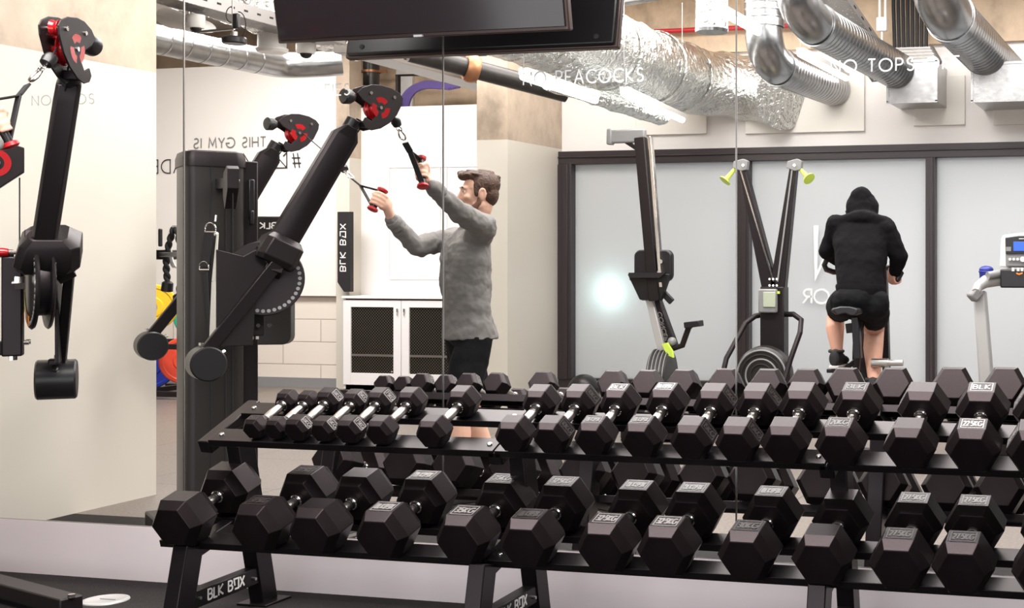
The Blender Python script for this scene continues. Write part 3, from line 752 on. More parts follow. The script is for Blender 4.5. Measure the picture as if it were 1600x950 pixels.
def handle_set(stop, carab, gtop, glow, pul, label, fwd):
    stop, carab, gtop, glow, pul = map(V, (stop, carab, gtop, glow, pul))
    t = thing('stirrup_grip', label, 'handle', tuple(carab), 'stirrup handles of the cable machine')
    MB().tube([pul, stop], .003, 8).build('cable', 'matt_black', t)
    d = (carab - stop).normalized()
    MB().lathe(stop - d * .02, d, [(0, .006), (.008, .02), (.025, .024), (.045, .02), (.052, .008)], 18).build('cable_stopper', 'black_plastic', t)
    x, dd, z = frame_of(carab - stop)
    L = (carab - stop).length; mid = stop.lerp(carab, .62)
    c = MB().tube([stop + d * .035 + (x * math.cos(a) + d * math.sin(a)) * .013 + d * .01 for a in [2 * PI * i / 14 for i in range(14)]], .0032, 6, closed=True).build('ring', 'chrome', t)
    e1 = L * .25; pts = []
    for i in range(16):
        a = 2 * PI * i / 16; w_ = .014 + .006 * math.sin(a)
        pts.append(mid + x * (w_ * math.cos(a)) + d * (e1 * math.sin(a)))
    MB().tube(pts, .0042, 8, closed=True).build('carabiner', 'chrome', t)
    k = carab.lerp((gtop + glow) / 2, .30)
    sv = (glow - gtop).cross(k - gtop).normalized()
    MB().beam(carab, k, .030, .008, up=sv.cross(k - carab)).build('webbing_stem', 'webbing_black', t, bevel=.001)
    MB().beam(k, gtop, .022, .005, up=sv.cross(gtop - k)).build('webbing_strap', 'webbing_black', t, bevel=.001)
    MB().beam(k, glow, .026, .006, up=sv.cross(glow - k)).build('webbing_strap', 'webbing_black', t, bevel=.001)
    MB().cyl(gtop, glow, .0165, n=20).build('grip', 'black_plastic', t)
    ga = (glow - gtop).normalized()
    for p, s_ in ((gtop, -1), (glow, 1)): MB().lathe(p - ga * s_ * .004, ga * s_, [(0, .017), (.003, .027), (.014, .029), (.020, .022), (.022, .004)], 20).build('end_cap', 'red_plastic', t)
    return t
H1T, H1L = V((-3.585, 1.219, 1.812)), V((-3.545, 1.175, 1.684))
H2T, H2L = at(597, 299, 1.50), at(583, 325, 1.46)
handles = [handle_set((-3.574, .989, 1.978), (-3.577, 1.073, 1.882), H1T, H1L, (-3.60, .93, 2.03), 'black webbing handle with red ends held in the upper hand, in the mirror', 1),
           handle_set(at(536, 262, 1.68), at(552, 281, 1.62), H2T, H2L, V((-3.608, .885, 2.036)) + LV * 1.5 + EV * .03, 'black webbing handle with red ends held in the lower hand, in the mirror', 1)]

# ================================================================== PEOPLE
def remesh(o, vox, smooth=6, disp=None):
    r = o.modifiers.new('remesh', 'REMESH'); r.mode = 'VOXEL'; r.voxel_size = vox; r.use_smooth_shade = True
    s = o.modifiers.new('smooth', 'SMOOTH'); s.iterations = smooth; s.factor = .6
    if disp:
        tx = bpy.data.textures.new('folds', 'CLOUDS'); tx.noise_scale = disp[0]; tx.noise_depth = 2
        d = o.modifiers.new('folds', 'DISPLACE'); d.texture = tx; d.strength = disp[1]; d.mid_level = .5
    return o
def limb(mb, pts, rs, n=16, flat=None, up=(0, 0, 1)):
    """rounded tapering chain"""
    P = [V(p) for p in pts]
    out = []; rad = []
    for i in range(len(P) - 1):
        for k in range(6):
            t = k / 6; out.append(P[i].lerp(P[i + 1], t)); rad.append(rs[i] * (1 - t) + rs[i + 1] * t)
    out.append(P[-1]); rad.append(rs[-1])
    mb.tube(out, rad, n, flat=flat, up=up)
    mb.sphere(P[0], rs[0], 12); mb.sphere(P[-1], rs[-1], 12)
    for p, r in zip(P[1:-1], rs[1:-1]): mb.sphere(p, r * .99, 12)
    return mb
def fist(mb, wrist, gtop, glow, side=1, thumb_up=True):
    """a hand closed round the grip between gtop and glow"""
    wrist, gtop, glow = V(wrist), V(gtop), V(glow)
    c = (gtop + glow) / 2; g = (gtop - glow).normalized()
    f = (c - wrist); f -= g * f.dot(g); f.normalize(); s = g.cross(f).normalized() * side
    # palm block behind the grip
    pc = c - f * .034 + s * .016
    mb.sphere(pc, 1, 14, (.042, .036, .020), (g, f, s))
    mb.sphere(pc - f * .02 - s * .004, 1, 14, (.034, .035, .021), (g, f, s))
    limb(mb, [pc - f * .01, wrist], [.024, .026], 12)
    for k, (of, rr, ln) in enumerate(((.0315, .0088, 235), (.0108, .0095, 250), (-.0102, .0092, 245), (-.0300, .0080, 225))):
        b = c + g * of; R_ = .0168 + rr
        pts = [b - f * .022 + s * (.026)]
        for q in range(0, 9):
            a = R(78 - ln * q / 8)      # from s side over f side to -s side
            pts.append(b + s * (R_ * math.sin(a + 0)) + f * (R_ * math.cos(a)))
        kn = [rr * 1.12, rr * 1.1] + [rr] * 7 + [rr * .9]
        mb.tube(pts, kn, 10); mb.sphere(pts[-1], rr * .9, 10); mb.sphere(pts[0], rr * 1.12, 10)
        mb.sphere(pts[1], rr * 1.13, 10)
    tu = 1 if thumb_up else -1
    tp = [pc - f * .026 + g * tu * .022 - s * .006, c - f * .022 + g * tu * .036 - s * .020, c + f * .004 + g * tu * .034 - s * .031, c + f * .022 + g * tu * .020 - s * .026]
    limb(mb, tp, [.0155, .013, .0115, .0095], 10)
def head(mb, c, fd, up, sz=1.0):
    """c centre of skull; fd facing; returns frame"""
    fd = V(fd).normalized(); up = V(up).normalized(); r = fd.cross(up).normalized(); up = r.cross(fd).normalized(); k = sz
    A = (r, fd, up)
    def S(x, y, z, a, b, cc): mb.sphere(c + (r * x + fd * y + up * z) * k, k, 20, (a, b, cc), A)
    S(0, -.010, .030, .074, .095, .088)         # cranium
    S(0, .030, -.01, .062, .066, .080)          # face
    S(0, .045, -.070, .048, .046, .038)         # jaw
    S(0, .066, -.096, .026, .022, .020)         # chin
    S(0, .078, .030, .050, .022, .014)          # brow
    for s_ in (-1, 1):
        S(s_ * .040, .066, -.022, .024, .022, .020)      # cheeks
        S(s_ * .052, .010, -.060, .014, .035, .024)      # jaw corner
        # ear
        mb.tube([c + (r * (s_ * (.074 + .006 * math.sin(q))) + fd * (-.008 + .017 * math.cos(q)) + up * (-.005 + .030 * math.sin(q))) * k for q in [2 * PI * i / 16 for i in range(16)]], .0058 * k, 8, closed=True)
        S(s_ * .072, -.004, -.006, .007, .013, .024)
    # nose
    limb(mb, [c + (fd * .086 + up * .022) * k, c + (fd * .104 - up * .016) * k, c + (fd * .110 - up * .026) * k], [.009 * k, .012 * k, .0125 * k], 12)
    for s_ in (-1, 1): S(s_ * .012, .094, -.030, .009, .010, .008)
    S(0, .086, -.056, .022, .012, .0075); S(0, .083, -.068, .019, .012, .0075)
    return r, fd, up

nsh, fsh = at(757, 356, 1.72), at(709, 374, 1.98)
mc = (nsh + fsh) / 2
man = thing('person', 'man in grey long-sleeved shirt and black shorts pulling two cable handles, in the mirror', 'person', (mc.x, mc.y, 0))
hipc = at(733, 505, 1.86); hipc.z = .96
sid = (fsh - nsh); sid.z = 0; sid.normalize(); fwd = UZ.cross(sid).normalized()
if fwd.x > 0: fwd = -fwd
nel, fel = at(714, 328, 1.45), at(650, 384, 1.73)
nwr, fwr = at(676, 292, 1.255), at(612, 343, 1.57)
hd = at(748, 303, 1.84)
face = (fwd + sid * .25).normalized()
bm_ = MB()
head(bm_, hd, face, V((-.03, -.03, 1)), .98)
limb(bm_, [hd - UZ * .06 - face * .02, V((mc.x, mc.y, 1.47)) - fwd * .01], [.056, .062])
chest = V((mc.x, mc.y, 1.34)); belly = V(((mc.x + hipc.x) / 2, (mc.y + hipc.y) / 2, 1.10))
AX = (sid, fwd, UZ)
bm_.sphere(chest, 1, 20, (.135, .080, .15), AX); bm_.sphere(belly, 1, 20, (.12, .08, .17), AX); bm_.sphere(hipc, 1, 20, (.125, .08, .10), AX)
limb(bm_, [nsh, nel, nwr], [.056, .042, .027]); limb(bm_, [fsh, fel, fwr], [.056, .042, .027])
limb(bm_, [nsh + sid * .04 - UZ * .02, chest + UZ * .03], [.06, .08]); limb(bm_, [fsh - sid * .04 - UZ * .02, chest + UZ * .03], [.06, .08])
fist(bm_, nwr, H1T, H1L, -1, True); fist(bm_, fwr, H2T, H2L, 1, True)
LG = []
for s_, kn_, an_, toe in ((-1, V((hipc.x + .03, hipc.y - .02, .50)), None, None), (1, V((hipc.x - .10, hipc.y + .06, .50)), None, None)):
    hp_ = hipc + sid * (s_ * .085) - UZ * .04
    if s_ == -1: kn_ = hp_ + fwd * .10 - UZ * .42; an_ = kn_ - fwd * .02 - UZ * .42
    else: kn_ = hp_ - fwd * .06 - UZ * .42; an_ = kn_ - fwd * .14 - UZ * .40
    an_.z = .085
    limb(bm_, [hp_, kn_ + UZ * .03, kn_ - UZ * .10 - fwd * .015, an_], [.070, .060, .058, .036])
    limb(bm_, [an_ - UZ * .04, an_ + fwd * .13 - UZ * .055], [.035, .028])
    LG.append((hp_, kn_, an_))
body = remesh(bm_.build('body', 'skin_pale', man), .0052, 5)
def eyes(parent, c, r, fd, up, k):
    for s_ in (-1, 1):
        e = c + (r * (s_ * .031) + fd * .078 + up * .008) * k
        w = MB().sphere(e, .0098 * k, 14).build('eye', 'eye_white', parent)
        MB().sphere(e + fd * .0050 * k, .0064 * k, 12).build('iris', 'eye_dark', w)
        MB().tube([e + (r * (q * .020) + fd * (.016 - .006 * abs(q)) + up * (.021 + .004 * (1 - q * q))) * k for q in (-1, -.5, 0, .5, 1)], [.002, .0042, .0046, .0042, .002], 8).build('eyebrow', 'hair', parent)
rr_, ff_, uu_ = face.cross(UZ).normalized(), face, UZ
eyes(body, hd, rr_, ff_, uu_, .98)
def E3(mb, x, y, z, a, b, c_): mb.sphere(hd + rr_ * x + ff_ * y + uu_ * z, 1, 20, (a, b, c_), (rr_, ff_, uu_))
hm = MB()
E3(hm, 0, -.026, .052, .080, .090, .078); E3(hm, 0, -.055, .0, .070, .052, .070); E3(hm, 0, .035, .098, .060, .062, .032); E3(hm, .01, .075, .095, .045, .034, .026)
for s_ in (-1, 1): E3(hm, s_ * .060, -.005, .035, .018, .042, .050); E3(hm, s_ * .066, .022, .012, .009, .014, .032)
random.seed(3)
for i in range(46):
    x = random.uniform(-.055, .055); y = random.uniform(-.09, .085); z = .105 + random.uniform(-.012, .018) - 3.0 * max(0, -y - .02) ** 2 * 2.2 - x * x * 5
    p = hd + rr_ * x + ff_ * y + uu_ * z
    limb(hm, [p - ff_ * .02, p + ff_ * .02 + uu_ * .008 + rr_ * random.uniform(-.01, .01)], [.010, .006], 8)
remesh(hm.build('hair', 'hair', man), .0045, 3)
bd = MB()
E3(bd, 0, .066, -.100, .028, .024, .018)
for s_ in (-1, 1):
    def H3(x, y, z): return hd + rr_ * x + ff_ * y + uu_ * z
    limb(bd, [H3(s_ * .064, .006, -.022), H3(s_ * .060, .008, -.050), H3(s_ * .050, .030, -.076), H3(s_ * .022, .070, -.100)], [.009, .014, .019, .020], 12)
    limb(bd, [H3(0, .094, -.047), H3(s_ * .020, .088, -.052), H3(s_ * .030, .074, -.072)], [.0055, .006, .009], 10)
remesh(bd.build('beard', 'beard', man), .004, 4)
# shirt
sm_ = MB()
def ring_(z, w, d, t, fo=0):
    c = mc.lerp(hipc, t); c = V((c.x, c.y, z)) + fwd * fo
    return [c + sid * (w * math.cos(q)) + fwd * (d * math.sin(q)) for q in [2 * PI * i / 40 for i in range(40)]]
sm_.rings([ring_(1.475, .075, .06, 0, -.01), ring_(1.45, .14, .085, 0, 0), ring_(1.40, .185, .112, .1, .01), ring_(1.32, .188, .128, .2, .02), ring_(1.22, .175, .126, .4, .02), ring_(1.12, .165, .120, .6, .015), ring_(1.02, .163, .120, .8, .01), ring_(.95, .174, .130, 1, .0), ring_(.895, .180, .138, 1, -.005)])
limb(sm_, [nsh, nel, nwr - (nwr - nel) * .02], [.068, .054, .038]); limb(sm_, [fsh, fel, fwr - (fwr - fel) * .02], [.068, .054, .038])
limb(sm_, [nsh + sid * .04 - UZ * .01, chest + UZ * .03], [.072, .09]); limb(sm_, [fsh - sid * .04 - UZ * .01, chest + UZ * .03], [.072, .09])
limb(sm_, [V((mc.x, mc.y, 1.455)), V((mc.x, mc.y, 1.40))], [.066, .10])
for a, b in ((nsh, nel), (fsh, fel)):      # cloth folds along the sleeves
    for k in range(3):
        p = a.lerp(b, .25 + .3 * k); limb(sm_, [p - UZ * .05, p + UZ * .02 + fwd * .02], [.018, .012], 8)
sh_o = remesh(sm_.build('shirt', 'grey_shirt', man), .007, 5, (.075, .028))
for a, b in ((nel, nwr), (fel, fwr)):
    d = (b - a).normalized(); c_ = MB()
    for k in range(4): c_.tube([b - d * (.01 + .016 * k) + (V(frame_of(d)[0]) * math.cos(q) + V(frame_of(d)[2]) * math.sin(q)) * (.033 + .003 * (k % 2)) for q in [2 * PI * i / 16 for i in range(16)]], .010, 8, closed=True)
    remesh(c_.build('sleeve_cuff', 'grey_shirt', sh_o), .006, 3)
# shorts
so = MB()
so.sphere(hipc - UZ * .02, 1, 24, (.158, .116, .11), AX)
for hp_, kn_, an_ in LG: limb(so, [hp_ - UZ * .02, hp_.lerp(kn_, .35), hp_.lerp(kn_, .72)], [.092, .100, .100])
remesh(so.build('shorts', 'black_shorts', man), .008, 4, (.10, .016))
def shoe(parent, an_, fd, m='shoe_black'):
    r = fd.cross(UZ).normalized(); an_ = V(an_); s = MB()
    def Q(y, z, w, h, x=0): return [V((an_.x, an_.y, 0)) + r * (x + w * math.cos(t)) + fd * y + UZ * (z + h * math.sin(t)) for t in [2 * PI * i / 16 for i in range(16)]]
    s.rings([Q(-.085, .05, .018, .03), Q(-.075, .055, .034, .048), Q(-.04, .06, .040, .056), Q(.02, .056, .042, .052), Q(.07, .042, .047, .038), Q(.13, .034, .048, .030), Q(.17, .028, .036, .022), Q(.19, .024, .014, .012)])
    s.tube([V((an_.x, an_.y, .095)) + r * (.042 * math.cos(t)) + fd * (-.02 + .045 * math.sin(t)) for t in [2 * PI * i / 16 for i in range(16)]], .011, 8, closed=True)
    o = s.build('shoe', m, parent)
    MB().prism(V((an_.x, an_.y, .011)) + fd * .05, fd, r, UZ, [(-.14, -.03), (-.14, .03), (-.06, .040), (.02, .040), (.08, .050), (.125, .040), (.145, 0), (.125, -.040), (.08, -.050), (.02, -.040), (-.06, -.040)], .022).build('sole', 'matt_black', o, bevel=.003)
    l = MB()
    for k in range(4): l.tube([V((an_.x, an_.y, .10 - .016 * k)) + fd * (.045 + .02 * k) + r * (.022 * q) for q in (-1, 0, 1)], .0035, 6)
    l.build('laces', 'matt_black', o)
for hp_, kn_, an_ in LG: shoe(man, an_, fwd)
for o in handles: reflect(o, o['label'].replace(', in the mirror', ', in front of the mirror').replace('held in', 'held by'))
m2 = reflect(mach, 'black cable machine arm and floor leg in front of the mirror, at the left edge')
p2 = reflect(man, 'person at the left edge in front of the mirror, only a gripping hand visible')

# ================================================================== SERVICES UNDER THE CEILING
def duct(name, pts, r, m, label, rib=.05, group='spiral ducts under the ceiling', ribh=.0025, n=36, bends=6, crinkle=0, cap=True):
    """round duct through pts; corners rounded into segmented elbows; seams as thin standing ribs"""
    P = [V(p) for p in pts]; out = [P[0]]
    for i in range(1, len(P) - 1):
        a, b, c = P[i - 1], P[i], P[i + 1]; L = min(r * 1.9, (a - b).length * .48, (c - b).length * .48)
        p, q = b + (a - b).normalized() * L, b + (c - b).normalized() * L
        for k in range(bends + 1):
            t = k / bends; out.append(p * (1 - t) ** 2 + b * 2 * t * (1 - t) + q * t * t)
    out.append(P[-1]); fin = [out[0]]; rr = [r]
    for a, b in zip(out[:-1], out[1:]):
        d = (b - a).length; k = max(1, int(d / rib))
        for j in range(1, k + 1):
            c = a.lerp(b, j / k); dd = (b - a).normalized()
            if rib and k > 1 and j < k:
                fin += [c - dd * .014, c - dd * .005, c, c + dd * .005, c + dd * .014]; rr += [r, r, r + ribh, r, r]
            else: fin.append(c); rr.append(r)
    mb = MB().tube(fin, rr, n, cap=cap)
    if crinkle:
        random.seed(5)
        vs = []
        for i, p in enumerate(mb.v):
            p = V(p); nz = noise.noise(p * 7) * crinkle + noise.noise(p * 19) * crinkle * .5
            c = fin[min(i // n, len(fin) - 1)]; vs.append(tuple(p + (p - c).normalized() * nz))
        mb.v = vs
    o = mb.build(name, m, angle=50)
    return tag(o, label, 'duct', group)
# left spiral duct
a, b = atz(150, 42, 3.0), atz(443, 103, 3.0)
ld = duct('spiral_duct', [a, b, b + V((.30, .16, .03)), b + V((.40, .24, .05))], .112, 'galvanised', 'galvanised spiral duct running back above the cream wall board at the left', .19)
for q_ in (.45, .92):
    c = a.lerp(b, q_)
    MB().cyl(c + UZ * .11, V((c.x, c.y, 3.9)), .005, n=8).build('hanger_rod', 'steel', ld)
# big foil duct
f0, f1 = atz(640, -30, 2.98), atz(1085, 128, 2.92)
fd_ = duct('foil_duct', [f0, f1, f1 + V((.45, .42, -.02)), V((at(1235, 155, FW).x, FW - .20, at(1235, 155, FW).z))], .295, 'foil', 'large crinkled foil-wrapped duct, the widest duct under the ceiling', .16, 'foil ducts', .003, 64, 8, .022)
for k, px in enumerate((905, 1010, 1072)):
    c = f0.lerp(f1, (.60, .80, .93)[k]); dd = (f1 - f0).normalized()
    MB().lathe(c, dd, [(-.03, .305), (-.02, .312), (.02, .312), (.03, .305)], 48, closed=True).build('foil_tape', 'foil', fd_)
f2, f3 = atz(560, 38, 2.96), atz(1000, 170, 2.70)
duct('foil_duct', [atz(860, 122, 2.70), atz(1035, 178, 2.56)], .10, 'foil', 'slim foil-wrapped duct under the lamp, left of the widest duct', .12, 'foil ducts', .003, 40, 6, .016)
# hanging vertical foil stub
c = at(1112, 20, 4.6)
vs_ = duct('foil_stub_duct', [V((c.x, c.y, 3.88)), V((c.x, c.y, at(1112, 50, 4.6).z))], .118, 'foil', 'short vertical foil-wrapped duct hanging left of the three round ducts', .3, 'foil ducts', .002, 40, 4, .006)
MB().lathe(V((c.x, c.y, at(1112, 50, 4.6).z)), UZ, [(-.004, .02), (-.004, .120), (.02, .124), (.03, .118)], 36).build('end_cap', 'galvanised', vs_)
# three bent ducts on the right
def bent(top, elbow, end, r, Yt, label, flange=True):
    e = at(*elbow, Yt); en = at(*end, FW - .04)
    o = duct('spiral_duct', [V((at(*top, Yt).x, Yt, 3.88)), e, en], r, 'galvanised', label, .055, ribh=.0025)
    d = (en - e).normalized()
    MB().lathe(e + d * r * 1.9, d, [(-.03, r + .002), (-.03, r + .012), (.03, r + .012), (.03, r + .002)], 36, closed=True).build('coupling', 'galvanised', o)
    MB().lathe(e + UZ * r * 2.0, UZ, [(-.03, r + .002), (-.03, r + .012), (.03, r + .012), (.03, r + .002)], 36, closed=True).build('coupling', 'galvanised', o)
    return o
bent((1190, 0), (1194, 96), (1304, 140), .150, 5.4, 'vertical silver duct bending to the wall, left of the square duct boxes')
bent((1222, 0), (1248, 24), (1436, 130), .155, 4.6, 'spiral duct running down to the first square duct box')
bent((1440, 0), (1464, 5), (1572, 118), .185, 5.0, 'widest spiral duct, running down to the second square duct box')
# square plenum boxes
def plenum(x0, y0, x1, y1, Y, label):
    a, b = at(x0, y0, Y), at(x1, y1, Y); D_ = FW - Y
    o = MB().box(((a.x + b.x) / 2, Y + D_ / 2, (a.z + b.z) / 2), (b.x - a.x, D_, a.z - b.z)).build('duct_box', 'galvanised', bevel=.004)
    fr = MB()
    for z in (a.z, b.z): fr.box(((a.x + b.x) / 2, Y - .004, z), (b.x - a.x + .02, .012, .02))
    for x in (a.x, b.x): fr.box((x, Y - .004, (a.z + b.z) / 2), (.02, .012, a.z - b.z))
    fr.build('flange', 'galvanised', o)
    return tag(o, label, 'duct box', 'square duct boxes on the window wall')
plenum(1387, 97, 1463, 158, 6.35, 'square metal duct box, left of the two, at the end of a spiral duct')
plenum(1519, 100, 1640, 155, 6.2, 'square metal duct box at the right edge, under the widest spiral duct')
# perforated cable tray (right), cable bundle, ladder
def perforated(name, size_scale=26):
    m = mat(name, (0.24, 0.235, 0.23), .4, .7); nt = m.node_tree; b = nt.nodes['Principled BSDF']
    geo = nt.nodes.new('ShaderNodeTexCoord'); vo = nt.nodes.new('ShaderNodeTexVoronoi'); vo.inputs['Scale'].default_value = size_scale; vo.inputs['Randomness'].default_value = .25
    lt = nt.nodes.new('ShaderNodeMath'); lt.operation = 'GREATER_THAN'; lt.inputs[1].default_value = .30
    nt.links.new(geo.outputs['Object'], vo.inputs['Vector']); nt.links.new(vo.outputs['Distance'], lt.inputs[0]); nt.links.new(lt.outputs[0], b.inputs['Alpha'])
    return m
perforated('perforated_metal'); perforated('perforated_fine', 40)
def tray(p, q, w, label, m='perforated_metal', depth=.06):
    p, q = V(p), V(q); x, d, z = frame_of(q - p)
    o = MB().beam(p, q, w, .003).build('cable_tray', m, smooth=False)
    for s_ in (-1, 1):
        r_ = MB().beam(p + x * s_ * w / 2 + z * depth / 2, q + x * s_ * w / 2 + z * depth / 2, .003, depth).build('side_rail', 'tray_metal', o, smooth=False)
        sl = MB(); L = (q - p).length; k = int(L / .13)
        for i in range(min(k, 40)):
            c = p.lerp(q, (i + .5) / k) + x * s_ * (w / 2 + .001) + z * depth * .5
            sl.beam(c - d * .02, c + d * .02, .004, .014)
        sl.build('slot', 'matt_black', r_, smooth=False)
    return tag(o, label, 'cable tray', 'perforated cable trays')
tray(atz(190, -16, 3.05), atz(520, 70, 3.05), .22, 'perforated cable tray at the upper left, beside the spiral duct', depth=.10)
tray(atz(545, 82, 2.95), atz(760, 140, 2.95), .26, 'white perforated cable tray under the television, above the purple cables', depth=.07)
tray(at(1292, -8, 5.7), at(1385, 126, 6.5), .30, 'perforated cable tray between the two spiral ducts at the right', 'perforated_fine')
cb_ = thing('cable_bundle', 'bundle of thick black cables hanging before the concrete, right of the spiral duct', 'cables', tuple(at(1421, 10, 6.6)))
for k in range(8):
    p = at(1396 + 7.4 * k, 8, 6.6); q = at(1398 + 7 * k, 74, 6.6)
    MB().tube([p + V((0, 0, .3)), p, q], .017, 10).build('cable', 'matt_black', cb_)
bt = at(1395, 78, 6.5); bq = at(1455, 78, 6.5)
lad = MB()
for k in range(5): lad.beam(at(1390 + k * 3, 76 + 5 * k, 6.55 - k * .05), at(1455 + k * 3, 74 + 5 * k, 6.55 - k * .05), .012, .012)
lad.beam(at(1390, 76, 6.55), at(1403, 100, 6.3), .02, .03); lad.beam(at(1455, 72, 6.55), at(1470, 98, 6.3), .02, .03)
tag(lad.build('cable_ladder', 'tray_metal'), 'small metal cable ladder over the first square duct box', 'cable ladder')
sk = at(1378, 38, 6.5)
so_ = MB().box(sk, (.09, .05, .12)).build('junction_box', 'white_plastic', bevel=.008)
MB().tube([sk + V((-.02, 0, .05)), sk + V((-.02, 0, .25)), sk + V((.01, 0, .6))], .011, 8).tube([sk + V((.03, 0, .05)), sk + V((.03, 0, .25)), sk + V((.0, 0, .6))], .011, 8).tube([sk - UZ * .05, sk - UZ * .28], .008, 8).build('wire', 'white_plastic', so_)
tag(so_, 'small white junction box with wires on the concrete beam', 'junction box')
# red pipe and tan pipe on the beam
p, q = at(985, 50, 6.75), at(1330, 35, 6.75); p.z = q.z = 3.42
tag(MB().cyl(p, q, .022, n=14).build('sprinkler_pipe', 'red_plastic'), 'thin red sprinkler pipe along the concrete beam', 'pipe')
p, q = at(960, 8, 5.2), at(1080, -12, 5.2)
tag(MB().cyl(p - (q - p) * .4, q, .022, n=14).build('conduit_pipe', 'dark_pipe'), 'thin dark conduit above the widest foil duct', 'pipe')
# dark pipe with a copper joint
p, q = at(640, 82, 4.5), at(885, 146, 5.4)
dp = MB().cyl(p, q, .075, n=28).build('drain_pipe', 'dark_pipe')
c = p.lerp(q, .38); dd = (q - p).normalized()
MB().lathe(c, dd, [(-.05, .078), (-.05, .10), (-.02, .115), (.02, .115), (.05, .10), (.05, .078)], 28, closed=True).build('pipe_joint', 'copper_clip', dp)
for q_ in (.2, .7):
    c = p.lerp(q, q_); MB().cyl(c + UZ * .07, V((c.x, c.y, 3.9)), .005, n=8).build('hanger_rod', 'steel', dp)
tag(dp, 'dark drain pipe with a copper-coloured joint, sloping behind the television', 'pipe')
for k in range(2):
    p2_ = at(690, 66, 4.5 + .25 * k); q2_ = at(900, 108 + 8 * k, 5.3 + .2 * k)
    tag(MB().cyl(p2_ + V((0, 0, .08)), q2_ + V((0, 0, .10)), .022, n=14).build('service_pipe', 'steel'), ('thin steel pipe just above the dark drain pipe', 'thin steel pipe nearest the foil duct, above the drain pipe')[k], 'pipe')
# vertical soil pipe with copper clip
a = at(580, 100, 7.9); vp = MB().cyl((a.x, a.y, 0), (a.x, a.y, 3.9), .085, n=28).build('soil_pipe', 'dark_pipe')
cz = at(580, 112, 7.9).z
MB().lathe((a.x, a.y, cz), UZ, [(-.012, .086), (-.012, .10), (.012, .10), (.012, .086)], 28, closed=True).beam((a.x - .1, a.y, cz), (a.x - .19, a.y, cz), .02, .02).beam((a.x + .1, a.y, cz), (a.x + .19, a.y, cz), .02, .03).build('pipe_clip', 'copper_clip', vp)
tag(vp, 'dark vertical soil pipe with a copper clip behind the white partition', 'pipe')
# purple cables
pc_ = thing('cable_loop', 'loop of purple data cables above the white partition', 'cables', tuple(at(640, 150, 7.8)))
for k in range(6):
    o_ = k * 3.1
    pts = [at(624 + o_ * .9, 185, 7.85), at(626 + o_ * .8, 158 + o_ * .3, 7.8), at(640 + o_ * .5, 138 + o_ * .45, 7.75), at(665, 128 + o_ * .6, 7.7), at(690, 130 + o_ * .5, 7.6), at(718 - o_, 136 + o_ * .2, 7.5)]
    sm = []
    for i in range(len(pts) - 1):
        for t in range(5):
            p0 = pts[max(i - 1, 0)]; p1 = pts[i]; p2q = pts[i + 1]; p3 = pts[min(i + 2, len(pts) - 1)]; u = t / 5
            sm.append(.5 * ((2 * p1) + (p2q - p0) * u + (2 * p0 - 5 * p1 + 4 * p2q - p3) * u * u + (3 * p1 - p0 - 3 * p2q + p3) * u ** 3))
    MB().tube(sm + [pts[-1]], .014, 8).build('cable', 'purple_cable', pc_)
tb = at(620, 110, 8.0)
wp = MB().box(at(633, 140, 8.18), (.20, .04, .75)).build('mounting_plate', 'white_plastic', bevel=.003); tag(wp, 'white perforated mounting plate behind the purple cables', 'panel')
vt = MB().beam(at(622, 118, 7.75), at(622, 178, 7.75), .03, .05).beam(at(619, 118, 7.75), at(700, 116, 7.4), .02, .02).build('tray_upright', 'machine_metal'); tag(vt, 'dark upright strut beside the purple cables', 'strut')

# fluorescent battens
def lamp(p, q, label):
    p, q = V(p), V(q); x, d, z = frame_of(q - p)
    o = MB().beam(p + z * .03, q + z * .03, .07, .04).build('tube_lamp', 'white_plastic', bevel=.004)
    MB().cyl(p, q, .026, n=14).build('tube', 'lamp_tube', o)
    for e in (p, q): MB().cyl(e + z * .04, e + z * 1.0, .003, n=6).build('suspension_wire', 'steel', o)
    return tag(o, label, 'lamp', 'fluorescent tube lamps')
lamp(atz(818, 119, 2.42), atz(930, 156, 2.42), 'lit tube lamp nearest the concrete column, behind the word PEACOCKS')
lamp(atz(975, 146, 2.52), atz(1066, 187, 2.52), 'lit tube lamp under the slim foil duct')
lamp(at(1122, 16, 4.4), at(1206, 62, 5.6), 'lit tube lamp crossing in front of the vertical silver duct')
lamp(at(1250, 84, 5.6), at(1322, 122, 6.6), 'lit tube lamp between the silver duct and the first spiral duct')
# cameras and the round sensor at the upper left
def dome(c, k, label):
    c = V(c); o = MB().lathe(c, UZ, [(.0, .03 * k), (.0, .07 * k), (.02, .08 * k), (.09, .08 * k), (.09, .01)], 28).build('dome_camera', 'white_plastic')
    MB().sphere(c - UZ * .002, .05 * k, 16, (1, 1, .8)).build('camera_dome', 'black_plastic', o)
    return tag(o, label, 'camera', 'small dome cameras')
dome(at(306, 44, 3.2), .75, 'dome camera on the white housing near the first mirror seam')
dome(at(478, 84, 4.6), .95, 'dome camera just left of the television')
wh_ = MB(); hc_ = at(290, 33, 3.3)
wh_.rings([[at(262, 28, 3.3) + V((0, .0, 0)) + V((0, .09 * math.cos(t), .035 * math.sin(t))) for t in [2 * PI * i / 16 for i in range(16)]], [at(266, 29, 3.3) + V((0, .14 * math.cos(t), .07 * math.sin(t))) for t in [2 * PI * i / 16 for i in range(16)]], [at(316, 40, 3.3) + V((0, .14 * math.cos(t), .045 * math.sin(t))) for t in [2 * PI * i / 16 for i in range(16)]]])
tag(wh_.build('camera_housing', 'white_plastic'), 'white sloping housing above the dome camera near the first seam', 'housing')
fn = at(425, 62, 4.3); wf_ = MB().lathe(fn - UZ * .10, UZ, [(0, .05), (0, .105), (.02, .12), (.03, .120), (.035, .105), (.17, .105), (.17, .02)], 36).build('vent_valve', 'white_plastic')
tag(wf_, 'round white ceiling vent valve left of the television', 'vent')
sp = at(366, 62, 2.6)
